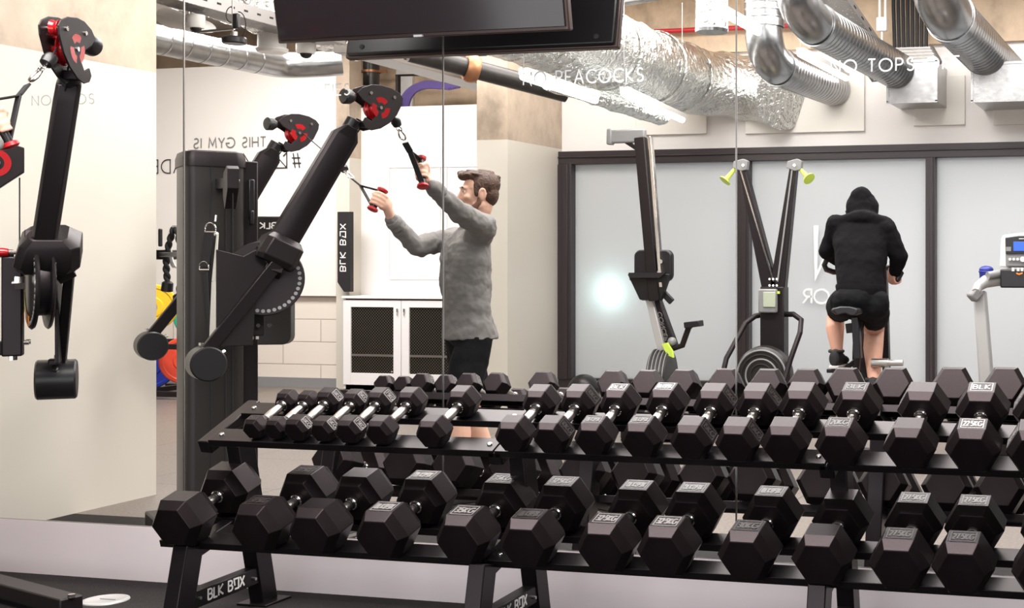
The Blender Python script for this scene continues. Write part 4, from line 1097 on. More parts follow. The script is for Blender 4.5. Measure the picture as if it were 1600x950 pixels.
wifi = MB().lathe(sp - UZ * .028, UZ, [(0, .02), (0, .066), (.008, .074), (.036, .074), (.044, .066), (.044, .02)], 36).build('ceiling_sensor', 'black_plastic')
MB().cyl(sp + UZ * .015, sp + UZ * .05, .020, n=18).build('neck', 'steel', wifi)
MB().cyl(sp + V((-.012, 0, .03)), sp + V((-.012, 0, 1.2)), .005, n=8).beam(sp + V((-.26, 0, .06)), sp + V((0, 0, .07)), .014, .014).build('hanging_rod', 'steel', wifi)
MB().beam(sp + V((.016, 0, .07)), sp + V((.016, 0, .165)), .04, .034).build('power_pack', 'black_plastic', wifi, bevel=.008)
MB().tube([sp + V((.03 + .055 * math.sin(q), 0, .09 + .085 * -math.cos(q))) for q in [PI * i / 12 for i in range(13)]], .0035, 8).tube([sp + V((-.02 - .04 * math.sin(q), 0, .16 - .05 * math.cos(q))) for q in [PI * i / 12 for i in range(13)]], .003, 8).build('loop_cable', 'matt_black', wifi)
tag(wifi, 'round black sensor hanging on a rod with a looped cable, upper left', 'sensor')
# crumpled foil lagging over the tray at upper left
duct('foil_duct', [at(265, -25, 3.4), at(560, 62, 5.2)], .16, 'foil', 'foil-wrapped duct behind the round black sensor at the upper left', .1, 'foil ducts', .003, 48, 6, .03)

# ================================================================== TELEVISION in front of the mirror
tl, tr_ = at(433, 69, -.23), at(889, 47, -.23)
tv = thing('television', 'large flat television hanging in front of the mirror at the top', 'television', ((tl.x + tr_.x) / 2, -.23, tl.z))
W_ = tr_.x - tl.x; HH = W_ * .5625
tilt = R(11); up_ = V((0, -math.sin(tilt), math.cos(tilt))); nn_ = V((0, -math.cos(tilt), -math.sin(tilt)))
tc_ = V(((tl.x + tr_.x) / 2, -.23, (tl.z + tr_.z) / 2)) + up_ * HH / 2
XX = V((1, 0, 0))
MB().box(tc_ - nn_ * .022, (W_, HH, .035), (XX, up_, nn_)).build('casing', 'tv_bezel', tv, bevel=.006)
MB().box(tc_ + nn_ * .000, (W_ - .022, HH - .03, .010), (XX, up_, nn_)).build('screen', 'screen_black', tv, bevel=.002)
MB().box(tc_ - nn_ * .045, (W_ * .985, HH * .975, .02), (XX, up_, nn_)).box(tc_ - nn_ * .065 + up_ * HH * .1, (W_ * .7, HH * .5, .03), (XX, up_, nn_)).build('rear_housing', 'tv_back', tv, bevel=.01)
MB().box(tc_ - up_ * (HH / 2 - .006) + nn_ * .0, (.035, .008, .012), (XX, up_, nn_)).build('status_light', 'grey_plastic', tv)
MB().box(tc_ - nn_ * .11 + up_ * .1, (.35, .3, .08), (XX, up_, nn_)).cyl(tc_ - nn_ * .16, (tc_.x, tc_.y + .02, 3.85), .03, n=16).build('ceiling_mount', 'machine_metal', tv, bevel=.004)
bb = MB(); ww2 = 1.05
sc_ = MB()
for sx_ in (-1, 1): sc_.cyl(tc_ - nn_ * .054 - up_ * HH * .44 + XX * sx_ * W_ * .43, tc_ - nn_ * .0575 - up_ * HH * .44 + XX * sx_ * W_ * .43, .011, n=14)
sc_.build('screw', 'matt_black', tv)
tvr = reflect(tv, 'black back of the television as seen in the mirror, behind its front')

# ================================================================== AGAINST THE FAR WALL
# lettering on the cream board, seen mirror-reversed
def rev(t, x_right, yb, x_left, h, Y, label, m='grey_print', sw=.11):
    a, b = at(x_right, yb, Y), at(x_left, yb, Y)
    hh = h * depth_of(a) / FPX
    return tag(lettering(MB(), t, a, (-1, 0, 0), (0, 0, 1), (0, -1, 0), hh, sw, .27, .002, a.x - b.x).build('wall_lettering', m, smooth=False), label, 'sign', 'slogan on the cream wall board')
rev('THIS GYM IS', 415, 229, 303, 15.5, 7.285, 'grey reversed slogan THIS GYM IS on the cream wall board')
rev('#', 470, 262, 456, 23, 7.285, 'dark hash sign of the reversed slogan on the cream wall board', 'matt_black', .07)
rev('Z', 448, 262, 427, 24, 7.285, 'dark angular letter beside the hash sign on the cream wall board', 'matt_black', .07)
rev('M', 405, 264, 378, 24, 7.285, 'dark letter beside the cable machine tower on the cream wall board', 'matt_black', .07)
rev('ADE', 286, 270, 237, 21, 7.285, 'dark reversed letters MADE partly hidden, left of the first mirror seam', 'matt_black', .07)
# black banner
b0, b1 = at(528, 331, 7.2), at(548, 456, 7.2)
bn = MB().prism(V(((b0.x + b1.x) / 2, 7.22, (b0.z + b1.z) / 2)), (1, 0, 0), (0, 0, 1), (0, 1, 0), [(-(b1.x - b0.x) / 2, (b0.z - b1.z) / 2), ((b1.x - b0.x) / 2, (b0.z - b1.z) / 2), ((b1.x - b0.x) / 2, -(b0.z - b1.z) / 2), (0, -(b0.z - b1.z) / 2), (-(b1.x - b0.x) / 2, -(b0.z - b1.z) * .38)], .06).build('sign_board', 'matt_black', bevel=.003)
lettering(MB(), 'BLK BQX', (b0.x + .035, 7.188, b1.z + .21), (0, 0, 1), (1, 0, 0), (0, -1, 0), .062, .16, .25, .002, .48).build('logo', 'white_print', bn, smooth=False)
tag(bn, 'narrow tall black sign with white vertical lettering on the end of the wall board', 'sign')
# cabinet
def cabinet():
    x0, x1, x2 = at(536, 500, 7.15).x, at(627, 500, 7.15).x, at(716, 500, 7.15).x
    zt_ = at(600, 463, 7.15).z; t = thing('metal_cabinet', 'low white cabinet with two black mesh doors below the white partition', 'cabinet', ((x0 + x2) / 2, 7.3, 0))
    MB().box(((x0 + x2) / 2, 7.32, zt_ / 2 - .01), (x2 - x0, .30, zt_ - .03)).build('body', 'matt_black', t)
    MB().box(((x0 + x2) / 2, 7.31, zt_ - .012), (x2 - x0 + .01, .36, .025)).build('top', 'cabinet_white', t, bevel=.004)
    MB().box(((x0 + x2) / 2, 7.32, .03), (x2 - x0, .30, .06)).box((x0 + .01, 7.32, zt_ / 2), (.02, .32, zt_ - .03)).box((x2 - .01, 7.32, zt_ / 2), (.02, .32, zt_ - .03)).build('side_panel', 'cabinet_white', t, bevel=.002)
    pm = mat('mesh_metal', (0.05, 0.045, 0.04), .35, .6); nt = pm.node_tree; b = nt.nodes['Principled BSDF']
    tc = nt.nodes.new('ShaderNodeTexCoord'); ck = nt.nodes.new('ShaderNodeTexVoronoi'); ck.inputs['Scale'].default_value = 46; ck.inputs['Randomness'].default_value = 0
    mpn = nt.nodes.new('ShaderNodeMapping'); mpn.inputs['Rotation'].default_value = (0, R(45), 0); mpn.inputs['Scale'].default_value = (1, 0, 1)
    cr = nt.nodes.new('ShaderNodeValToRGB'); cr.color_ramp.elements[0].position = .42; cr.color_ramp.elements[0].color = (.004, .004, .004, 1); cr.color_ramp.elements[1].position = .5; cr.color_ramp.elements[1].color = (.15, .13, .10, 1)
    nt.links.new(tc.outputs['Object'], mpn.inputs[0]); nt.links.new(mpn.outputs[0], ck.inputs['Vector']); nt.links.new(ck.outputs['Distance'], cr.inputs[0]); nt.links.new(cr.outputs[0], b.inputs['Base Color'])
    for k, (a, b_) in enumerate(((x0, x1), (x1, x2))):
        w = b_ - a - .006; cx_ = (a + b_) / 2; fr = MB(); st = .085
        for sx_ in (-1, 1): fr.box((cx_ + sx_ * (w - st) / 2, 7.158, zt_ / 2 + .01), (st, .022, zt_ - .10))
        fr.box((cx_, 7.158, zt_ - .075), (w - 2 * st, .022, .07)); fr.box((cx_, 7.158, .12), (w - 2 * st, .022, .12))
        dr = fr.build('door', 'cabinet_white', t, bevel=.002)
        MB().box((cx_, 7.166, zt_ / 2 + .02), (w - 2 * st, .003, zt_ - .26)).build('mesh_panel', 'mesh_metal', dr, smooth=False)
        sx_ = 1 if k == 0 else -1
        hx = cx_ + sx_ * (w / 2 - .035)
        MB().box((hx, 7.14, zt_ - .14), (.014, .014, .035)).cyl((hx, 7.135, zt_ - .165), (hx, 7.135, zt_ - .19), .005, n=8).build('lock', 'steel', dr)
        MB().box((cx_, 7.162, .36), (w - 2 * st, .006, .022)).build('shelf_edge', 'steel', dr)
    lm = MB()
    for k in range(4): lm.box((x0 + .55 + k * .03, 7.16, .20), (.012, .004, .008))
    lm.build('indicator_light', 'white_print', t)
cabinet()
# flush access panels on the partition
ap = MB(); Y_ = 7.495
def ln(xa, ya, xb, yb, w=.008):
    p, q = at(xa, ya, Y_), at(xb, yb, Y_); ap.beam(p, q, w, w, up=(0, 1, 0))
ln(608, 262, 800, 259); ln(608, 262, 608, 436); ln(608, 436, 690, 436); ln(688, 262, 688, 436); ln(698, 260, 698, 436)
tag(ap.build('access_panel', 'cabinet_white', smooth=False), 'flush white access panel outline on the white partition behind the man', 'panel')

# bumper plates on a storage rack at the left, ropes above them
pr_ = thing('plate_storage_rack', 'low black plate rack behind the cable machine at the left', 'rack', tuple(at(262, 612, 6.2)))
pz = at(262, 605, 2.55).z
rk = MB()
pA = at(262, 480, 6.2)
for dz in (.05, .50): rk.beam((pA.x - .45, 6.0, dz), (pA.x + .6, 6.0, dz), .05, .05).beam((pA.x - .45, 6.7, dz), (pA.x + .6, 6.7, dz), .05, .05)
for x in (-.23, .57):
    for y in (6.0, 6.7): rk.beam((pA.x + x, y, 0), (pA.x + x, y, .60), .05, .05)
    rk.beam((pA.x + x, 6.0, .05), (pA.x + x, 6.7, .05), .05, .05)
rk.build('frame', 'machine_metal', pr_, bevel=.004)
def plate(c, ax, r, m, label):
    c = V(c); o = MB().lathe(c - V(ax).normalized() * .035, ax, [(0, .03), (0, r * .42), (.008, r * .46), (.008, r * .80), (0, r * .84), (0, r - .008), (.008, r), (.062, r), (.07, r - .008), (.07, r * .84), (.062, r * .80), (.062, r * .46), (.07, r * .42), (.07, .03)], 48, closed=True).build('bumper_plate', m)
    MB().lathe(c - V(ax).normalized() * .036, ax, [(0, .026), (0, .05), (.072, .05), (.072, .026)], 28, closed=True).build('steel_hub', 'steel', o)
    return tag(o, label, 'weight plate', 'coloured bumper plates')
axp = V((.55, -.83, 0)).normalized()
c1 = at(238, 480, 6.2); c2 = at(276, 497, 6.3); c3 = at(236, 571, 6.3); c4 = at(289, 563, 6.2)
plate(c1, axp, .225, 'plate_yellow', 'yellow bumper plate at the pier edge, behind the cable machine')
plate(c2 + V((.0, .30, 0)), axp, .225, 'plate_green', 'green bumper plate next to the yellow one')
plate(c3, axp, .225, 'plate_blue', 'dark blue bumper plate at the pier edge, on the lower row')
plate(c4, axp, .225, 'plate_red', 'orange-red bumper plate next to the blue one on the lower row')
hk = at(250, 398, 2.3)
hk_o = MB().box(hk + V((-.05, .0, 0)), (.30, .06, .06)).cyl(hk + V((0.02, -.02, .05)), hk + V((.02, -.02, .16)), .012, n=10).beam(hk, V((TC.x, TC.y + .1, hk.z)), .03, .03).build('storage_hook', 'black_plastic', bevel=.006)
tag(hk_o, 'black wall hook carrying the rope beside the pier', 'hook')
def rope(p, q, label, sgn=1):
    p, q = V(p), V(q); t = thing('tricep_rope', label, 'rope', tuple(p), 'black ropes beside the cable machine')
    L = (q - p).length; n_ = 60
    for ph in (0, PI):
        pts = []
        for i in range(n_ + 1):
            u = i / n_; a = u * 22 + ph; c = p.lerp(q, u) + V((.03 * math.sin(u * PI) * sgn, 0, 0))
            pts.append(c + V((math.cos(a) * .009, math.sin(a) * .009, 0)))
        MB().tube(pts, .012, 8).build('strand', 'rope_black', t)
    MB().lathe(q, (q - p), [(-.01, .02), (0, .032), (.05, .034), (.055, .02)], 18).build('rubber_end', 'black_plastic', t)
    return t
rope(at(272, 356, 2.2), at(262, 442, 2.2), 'twisted black rope hanging left of its pair, above the plates', -1)
rope(at(276, 356, 2.2), at(279, 462, 2.2), 'twisted black rope hanging right of its pair, by the tower', 1)
wl = MB(); c_ = at(273, 385, 2.25)
for k in range(3): wl.tube([c_ + V((.05 * math.cos(q) + .012 * k, 0, .13 * math.sin(q))) for q in [PI * .35 + PI * 1.1 * i / 14 for i in range(15)]], .005, 8)
tag(wl.build('jump_rope', 'white_plastic'), 'white cord loops hanging between the black ropes', 'rope')

# ankle strap hanging on the tower
st = thing('ankle_strap', 'black and grey strap with metal rings hanging on the machine tower', 'strap', tuple(at(327, 350, .88)))
Ys = .86
def dring(x, y, r):
    c = at(x, y, Ys); return MB().tube([c + V((r * math.cos(q), 0, r * 1.15 * math.sin(q))) for q in [PI * i / 10 for i in range(11)]] + [c + V((-r, 0, -.01)), c + V((r, 0, -.01))], .0035, 8, closed=True)
dring(329, 359, .030).build('ring', 'chrome', st); dring(319, 418, .026).build('ring', 'chrome', st)
MB().beam(at(327, 362, Ys), at(319, 417, Ys), .05, .006, up=(0, 1, 0)).beam(at(320, 425, Ys + .01), at(329, 540, Ys + .01), .03, .006, up=(0, 1, 0), w2=.015).build('webbing', 'webbing_black', st, bevel=.002)
MB().beam(at(340, 366, Ys - .01), at(334, 440, Ys - .01), .010, .006, up=(0, 1, 0), w2=.022).beam(at(334, 440, Ys - .01), at(332, 530, Ys - .01), .022, .006, up=(0, 1, 0), w2=.034).beam(at(332, 530, Ys - .01), at(337, 546, Ys - .01), .034, .006, up=(0, 1, 0), w2=.008).build('light_webbing', 'webbing_white', st, bevel=.002)
MB().sphere(at(338, 366, Ys), .012, 12).cyl(at(337, 346, Ys), at(338, 336, Ys), .006, n=8).build('snap_hook', 'chrome', st)

# floor socket in front of the mirror
fs = atz(165, 938, 0)
fo = MB().lathe((fs.x, fs.y, 0.0), UZ, [(0, .085), (.004, .083), (.006, .070), (.004, .066), (.004, .001)], 40).build('floor_plate', 'silver_paint')
MB().box((fs.x + .01, fs.y, .0055), (.07, .004, .002)).build('engraving', 'grey_plastic', fo)
tag(fo, 'flat round grey plate set in the black rubber floor at the lower left', 'floor plate')

# ================================================================== EXERCISE MACHINES SEEN IN THE MIRROR
# ---- rowing machine stored upright
YR = 4.6
rw = thing('rowing_machine', 'rowing machine stored upright on end before the frosted window', 'rowing machine', tuple(atz(1040, 640, 0)))
tp, bt_ = at(1001, 215, YR), at(1024, 470, YR - .05)
x_, d_, z_ = frame_of(bt_ - tp, up=(0, 1, 0))
MB().beam(tp, bt_, .085, .07, up=(0, 1, 0)).build('monorail', 'machine_metal', rw, bevel=.008)
MB().beam(tp + x_ * .03 + V((.048, -.0, 0)), bt_ + V((.052, 0, .1)), .026, .05, up=(0, 1, 0)).build('rail_strip', 'chrome', rw, bevel=.003)
MB().beam(at(952, 214, YR), at(1009, 212, YR), .055, .10).build('rear_foot', 'grey_plastic', rw, bevel=.012)
MB().beam(at(975, 219, YR), at(998, 234, YR), .03, .03).build('foot_brace', 'machine_metal', rw, bevel=.004)
MB().beam(at(958, 214, YR - .01), at(950, 214, YR - .01), .07, .12).build('foot_pad', 'grey_plastic', rw, bevel=.01)
c = at(1022, 415, YR - .02)
seat_ = MB().prism(c, (1, 0, 0), UZ, V((.1, 1, 0)), rnd(.30, .235, .05), .05).build('seat', 'black_plastic', rw, bevel=.012)
MB().cyl(c + V((.07, -.03, .03)), c + V((.07, -.05, .03)), .016, n=12).cyl(c + V((.06, -.03, -.05)), c + V((.06, -.05, -.05)), .016, n=12).cyl(c + V((.02, -.03, -.05)), c + V((.02, -.05, -.05)), .014, n=12).build('roller', 'chrome', seat_)
ft = MB()
for x0, x1, dx in ((980, 1010, -1), (1014, 1046, 1)):
    a = at(x0, 428, YR - .08); b = at(x1, 428, YR - .08); e = at((x0 + x1) / 2 + (22 if dx < 0 else 2), 468, YR - .06); e2 = at((x0 + x1) / 2 + (4 if dx < 0 else -12), 468, YR - .06)
    ft.rings([[a, b, e, e2], [p + V((0, .05, -.01)) for p in (a, b, e, e2)]])
ft.build('footrest', 'black_plastic', rw, bevel=.006)
MB().rings([[at(982, 426, YR - .12), at(1040, 426, YR - .12), at(1030, 434, YR - .12), at(984, 434, YR - .12)], [at(982, 428, YR - .02), at(1040, 428, YR - .02), at(1030, 438, YR - .02), at(984, 438, YR - .02)]]).build('foot_strap', 'matt_black', rw)
MB().beam(at(1034, 455, YR), at(1050, 472, YR), .03, .05).build('handle', 'black_plastic', rw, bevel=.006)
MB().beam(at(1016, 468, YR), at(1040, 566, YR), .055, .06, up=(0, 1, 0)).build('front_leg_rail', 'silver_paint', rw, bevel=.004)
ds = MB().beam(at(1022, 468, YR + .04), at(1050, 545, YR + .04), .10, .07, up=(0, 1, 0)).build('main_beam', 'machine_metal', rw, bevel=.006)
p, q = at(1036, 488, YR - .0), at(1049, 540, YR - .0)
lettering(MB(), 'CONCEPT 2', p + V((-.01, -.012, 0)), q - p, V((.0, 0, 1)).cross(V((0, -1, 0))) * -1, (0, -1, 0), .03, .16, .25, .002, .30).build('logo', 'grey_print', ds, smooth=False)
MB().prism(at(1043, 548, YR - .06), (1, 0, 0), UZ, (0, 1, 0), [(-.04, .05), (.0, .06), (.04, -.0), (.05, -.05), (.0, -.03)], .03).build('clip', 'yellow_green', rw)
MB().tube([at(1052, 544, YR), at(1066, 540, YR), at(1076, 512, YR), at(1080, 508, YR)], .022, 12).build('monitor_arm', 'machine_metal', rw)
MB().beam(at(1072, 508, YR), at(1096, 505, YR), .10, .045).build('monitor', 'black_plastic', rw, bevel=.006)
MB().sphere(at(1050, 534, YR), .035, 14).build('end_ball', 'grey_plastic', rw)
fw = at(1036, 600, YR + .02)
wheel = MB().lathe(fw - V((.13, .03, 0)) + V((.06, 0, 0)), (1, .15, 0), [(0, .05), (0, .245), (.01, .255), (.13, .255), (.14, .245), (.14, .05)], 48).build('flywheel_cage', 'machine_shroud', rw)
for k in range(9):
    rr0 = MB().lathe(fw - V((.13, .03, 0)) + V((.06 + .012 * 0, 0, 0)) + V((1, .15, 0)) * (.012 + .014 * k), (1, .15, 0), [(0, .256), (0, .262), (.004, .262), (.004, .256)], 40, closed=True)
    rr0.build('cage_rib', ('grey_plastic', 'matt_black')[k % 2], wheel)

MB().box((fw.x + .05, YR + .05, .05), (.55, .6, .06)).beam((fw.x + .03, YR + .05, .05), fw + V((.05, 0, .0)), .06, .08, up=(0, 1, 0)).build('base_foot', 'machine_metal', rw, bevel=.006)
# ---- ski machine
YS = 5.6
sk_ = thing('ski_machine', 'tall v-shaped ski machine with green grips before the frosted window', 'ski machine', tuple(atz(1208, 640, 0)))
ap_ = at(1213, 452, YS)
for (tx, ty), s_ in (((1161, 262), -1), ((1241, 262), 1)):
    t0 = at(tx, ty, YS)
    MB().beam(t0, at(1211 + s_ * 4, 462, YS), .055, .09, up=(0, 1, 0), w2=.13).build('upright', 'machine_metal', sk_, bevel=.006)
    MB().beam(t0 + V((-.012 if s_ < 0 else .0, -.05, 0)), at(1212 + s_ * 3, 440, YS - .06), .012, .01, up=(0, 1, 0)).build('rail_strip', 'chrome' if s_ < 0 else 'grey_plastic', sk_)
    hd_ = MB().prism(at(tx - 2 if s_ < 0 else tx + 2, 258, YS - .03), (1, 0, 0), UZ, (0, 1, 0), [(-.07, -.02), (-.06, .03), (.02, .05), (.06, .03), (.05, -.04), (0, -.05)], .06).build('pulley_cover', 'grey_plastic', sk_, bevel=.005)
    MB().cyl(at(tx, 258, YS - .07), at(tx, 258, YS - .08), .012, n=12).build('screw', 'chrome', hd_)
    a = at(1150, 262, YS - .02) if s_ < 0 else at(1248, 262, YS - .02)
    b = at(1134, 281, YS - .08) if s_ < 0 else at(1263, 278, YS - .08)
    h = MB().tube([a, a.lerp(b, .4), b], [.014, .017, .021], 14).build('hand_grip', 'yellow_green', sk_)
    d = (b - a).normalized(); MB().lathe(b, d, [(0, .02), (.004, .05), (.014, .052), (.016, .01)], 20).build('grip_flange', 'yellow_green', h)
MB().beam(at(1210, 448, YS), V((at(1210, 600, YS).x, YS, .04)), .20, .14, up=(0, 1, 0)).build('column', 'machine_metal', sk_, bevel=.008)
MB().box((at(1210, 600, YS).x, YS - .2, .025), (.62, 1.0, .05)).build('base_plate', 'machine_metal', sk_, bevel=.008)
bp_ = MB()
for dx in (-8, 0, 8):
    for dy in (436, 446): bp_.cyl(at(1208 + dx * .7, dy, YS - .10), at(1208 + dx * .7, dy, YS - .09), .009, n=8)
bp_.build('bolt', 'chrome', sk_)
mo = MB().box(at(1200, 470, YS - .12), (.15, .06, .19)).build('monitor', 'grey_plastic', sk_, bevel=.012)
MB().box(at(1202, 468, YS - .155), (.10, .012, .12)).build('display', 'lcd', mo, bevel=.003)
MB().box(at(1207, 457, YS - .11), (.12, .02, .02)).build('name_strip', 'yellow_green', mo)
MB().tube([at(1196, 484, YS - .1), at(1200, 488, YS - .1), at(1206, 484, YS - .08)], .014, 10).build('phone_rest', 'black_plastic', sk_)
p5_ = [at(1128, 590, YS - .3), at(1135, 560, YS - .25), at(1165, 505, YS - .1), at(1180, 494, YS - .05), at(1195, 491, YS)]
q5_ = [at(1222, 491, YS), at(1240, 491, YS - .05), at(1252, 500, YS - .1), at(1250, 520, YS - .2), at(1235, 562, YS - .25), at(1226, 595, YS - .3)]
MB().tube(p5_, .022, 12).build('side_hoop', 'machine_metal', sk_); MB().tube(q5_, .022, 12).build('side_hoop', 'machine_metal', sk_)
fc = at(1194, 586, YS - .2)
cg = MB().lathe(fc + V((0, .06, 0)), (0, -1, 0), [(0, .05), (0, .22), (.03, .235), (.10, .225), (.13, .19), (.13, .05)], 48).build('fan_cage', 'machine_shroud', sk_)
for k, r_ in enumerate((.20, .165, .13, .09)): MB().tube([fc + V((r_ * math.cos(q), -.075, r_ * math.sin(q))) for q in [2 * PI * i / 40 for i in range(40)]], .0075, 8, closed=True).build('cage_ring', ('grey_plastic', 'matt_black')[k % 2], cg)

# ---- exercise bike and its rider
YB = 3.2
bk = thing('exercise_bike', 'black exercise bike ridden by the hooded person', 'exercise bike', tuple(atz(1342, 720, 0)))
def bz(x, y, dy=0): return at(x, y, YB + dy)
sd = MB().rings([[bz(1328 + dx, 484 + dz) + V((0, y, 0)) for dx, dz in ((-22 * w, -3), (-24 * w, 1), (-16 * w, 7), (-6 * w, 5), (0, 4), (8 * w, 7), (18 * w, 8), (25 * w, 3), (22 * w, -3), (8 * w, -6), (-10 * w, -6))] for y, w in ((-.12, .75), (-.10, 1), (-.02, 1), (.06, .45), (.15, .25))]).build('saddle', 'black_plastic', bk, bevel=.006)
MB().beam(bz(1337, 495), bz(1341, 560), .045, .06, up=(0, 1, 0)).build('seat_post', 'black_plastic', bk, bevel=.005)
MB().beam(bz(1346, 500, .1), bz(1338, 590, .15), .03, .05, up=(0, 1, 0)).beam(bz(1328, 505, 0), bz(1330, 520, 0), .05, .05).build('seat_slider', 'machine_metal', bk, bevel=.004)
MB().lathe(bz(1350, 555, .55) - V((.05, 0, 0)), (1, .1, 0), [(0, .03), (0, .20), (.015, .22), (.085, .22), (.10, .20), (.10, .03)], 40).build('flywheel_cover', 'black_plastic', bk)
MB().beam((bz(1345, 560).x, YB - .05, .5), (bz(1345, 560).x, YB + .7, .42), .07, .10).beam((bz(1345, 560).x, YB - .05, .5), (bz(1345, 560).x, YB - .1, .05), .06, .08, up=(0, 1, 0)).beam((bz(1345, 560).x, YB + .7, .45), (bz(1345, 560).x, YB + .75, .05), .06, .08, up=(0, 1, 0)).build('frame', 'machine_metal', bk, bevel=.006)
for y in (-.1, .75): MB().beam((bz(1345, 560).x - .28, YB + y, .035), (bz(1345, 560).x + .28, YB + y, .035), .07, .07).build('floor_bar', 'machine_metal', bk, bevel=.01)
MB().beam(bz(1381, 420, .62), bz(1386, 605, .62), .045, .06, up=(0, 1, 0)).build('handlebar_post', 'machine_metal', bk, bevel=.004)
MB().cyl(bz(1362, 567, .1), bz(1411, 567, .1), .020, n=18).cyl(bz(1362, 567, .1), bz(1388, 567, .1), .028, n=18).build('foot_peg', 'steel', bk)
lp = [bz(1318, 425, .45), bz(1302, 425, .42), bz(1291, 421, .38), bz(1288, 414, .36), bz(1292, 405, .36), bz(1302, 403, .40), bz(1318, 405, .45)]
rp = [bz(1372, 420, .45), bz(1392, 417, .42), bz(1402, 419, .38), bz(1408, 427, .34), bz(1403, 436, .32), bz(1396, 440, .36)]
MB().tube(lp, .018, 12).build('handlebar', 'black_plastic', bk); MB().tube(rp, .018, 12).build('handlebar', 'black_plastic', bk)
MB().tube([bz(1318, 415, .45), bz(1345, 412, .50), bz(1380, 417, .45)], .02, 12).build('handlebar_stem', 'machine_metal', bk)
for s_, c in ((-1, bz(1306, 574, .32)), (1, bz(1366, 612, .15))):
    MB().box(c - UZ * .02, (.10, .09, .025)).beam(c + V((-s_ * .05, 0, -.02)), c + V((-s_ * .13, .03, .05)), .02, .03).build('pedal', 'black_plastic', bk, bevel=.004)
MB().box(bz(1337, 590, .2), (.07, .06, .02)).build('red_trim', 'red_plastic', bk)

rd = thing('person', 'person in black hooded top and black shorts riding an exercise bike, back turned', 'person', tuple(V((bz(1342, 480).x, YB, 0))))
ls, rs_ = bz(1306, 352, .22), bz(1384, 356, .22)
le, re = bz(1293, 392, .30), bz(1404, 400, .26)
lw, rw_ = bz(1316, 412, .50), bz(1399, 427, .33)
hp = bz(1342, 462, .05); nk = bz(1347, 345, .26); hdr = bz(1348, 326, .36)
hpl, hpr = bz(1322, 472, .03), bz(1364, 474, .03)
kl, kr = bz(1306, 492, .42), bz(1366, 515, .38)
al, ar_ = bz(1308, 552, .30), bz(1366, 596, .10)
bd2 = MB(); YX = V((0, 1, 0))
head(bd2, hdr, V((0, 1, -.35)), V((0, .35, 1)), .95)
limb(bd2, [hdr - UZ * .03, nk - UZ * .05], [.055, .065])
limb(bd2, [nk - UZ * .10, hp + YX * .04], [.085, .075]); limb(bd2, [ls, le, lw], [.055, .042, .028]); limb(bd2, [rs_, re, rw_], [.055, .042, .028])
limb(bd2, [ls, nk - UZ * .06], [.055, .08]); limb(bd2, [rs_, nk - UZ * .06], [.055, .08])
limb(bd2, [hpl.lerp(kl, .2), kl], [.062, .058]); limb(bd2, [kl, kl.lerp(al, .35) - YX * .03, al], [.056, .060, .034])
limb(bd2, [hpr.lerp(kr, .2), kr], [.066, .066]); limb(bd2, [kr, kr.lerp(ar_, .35) - YX * .03, ar_], [.064, .064, .038])
fist(bd2, lw, bz(1322, 404, .58), bz(1330, 424, .60), 1, True); fist(bd2, rw_, rp[5] + V((-.03, .03, .01)), rp[4] + V((.02, -.02, 0)), 1, True)
limb(bd2, [al - UZ * .04, al + YX * .12 - UZ * .05], [.033, .028]); limb(bd2, [ar_ - UZ * .04, ar_ + YX * .12 - UZ * .05], [.033, .028])
remesh(bd2.build('body', 'skin', rd), .006, 5)
# hooded top: one loft for the trunk, then sleeves and hood
ho = MB()
def trunk(mb, secs, n=36):
    """secs: (centre, half width, half depth, axis)"""
    rg = []
    for c, a, b, sx_, sy_ in secs:
        rg.append([c + sx_ * (a * (abs(math.cos(t)) ** .85) * (1 if math.cos(t) >= 0 else -1)) + sy_ * (b * math.sin(t)) for t in [2 * PI * i / n for i in range(n)]])
    return mb.rings(rg)
XA = V((1, 0, 0))
def c2(x, y, dy): return bz(x, y, dy)
trunk(ho, [(c2(1346, 338, .25), .05, .05, XA, YX), (c2(1345, 345, .24), .135, .08, XA, YX), (c2(1345, 357, .22), .178, .10, XA, YX), (c2(1345, 380, .18), .178, .125, XA, YX), (c2(1345, 405, .14), .163, .13, XA, YX), (c2(1344, 430, .10), .150, .13, XA, YX), (c2(1345, 446, .07), .148, .13, XA, YX), (c2(1345, 460, .05), .142, .12, XA, YX)])
limb(ho, [ls + V((.01, 0, 0)), le, lw.lerp(le, .12)], [.072, .056, .042]); limb(ho, [rs_ - V((.01, 0, 0)), re, rw_.lerp(re, .12)], [.072, .060, .042])
ho.sphere(hdr + V((0, -.015, -.005)), 1, 24, (.105, .115, .118)); ho.sphere(hdr + V((0, -.035, .055)), 1, 20, (.072, .080, .085)); ho.sphere(hdr + V((0, -.05, .105)), 1, 16, (.030, .040, .030))
limb(ho, [hdr - UZ * .06, nk - UZ * .04], [.098, .115])
limb(ho, [c2(1316, 345, .20), c2(1346, 338, .17), c2(1378, 346, .20)], [.038, .045, .038])
hob = remesh(ho.build('hooded_top', 'black_hoodie', rd), .008, 5, (.10, .022))
hem = MB(); trunk(hem, [(c2(1345, 444, .07), .152, .134, XA, YX), (c2(1345, 447, .07), .157, .138, XA, YX), (c2(1345, 459, .055), .150, .130, XA, YX), (c2(1345, 462, .05), .142, .12, XA, YX)])
hem.build('hem', 'black_hoodie', hob)
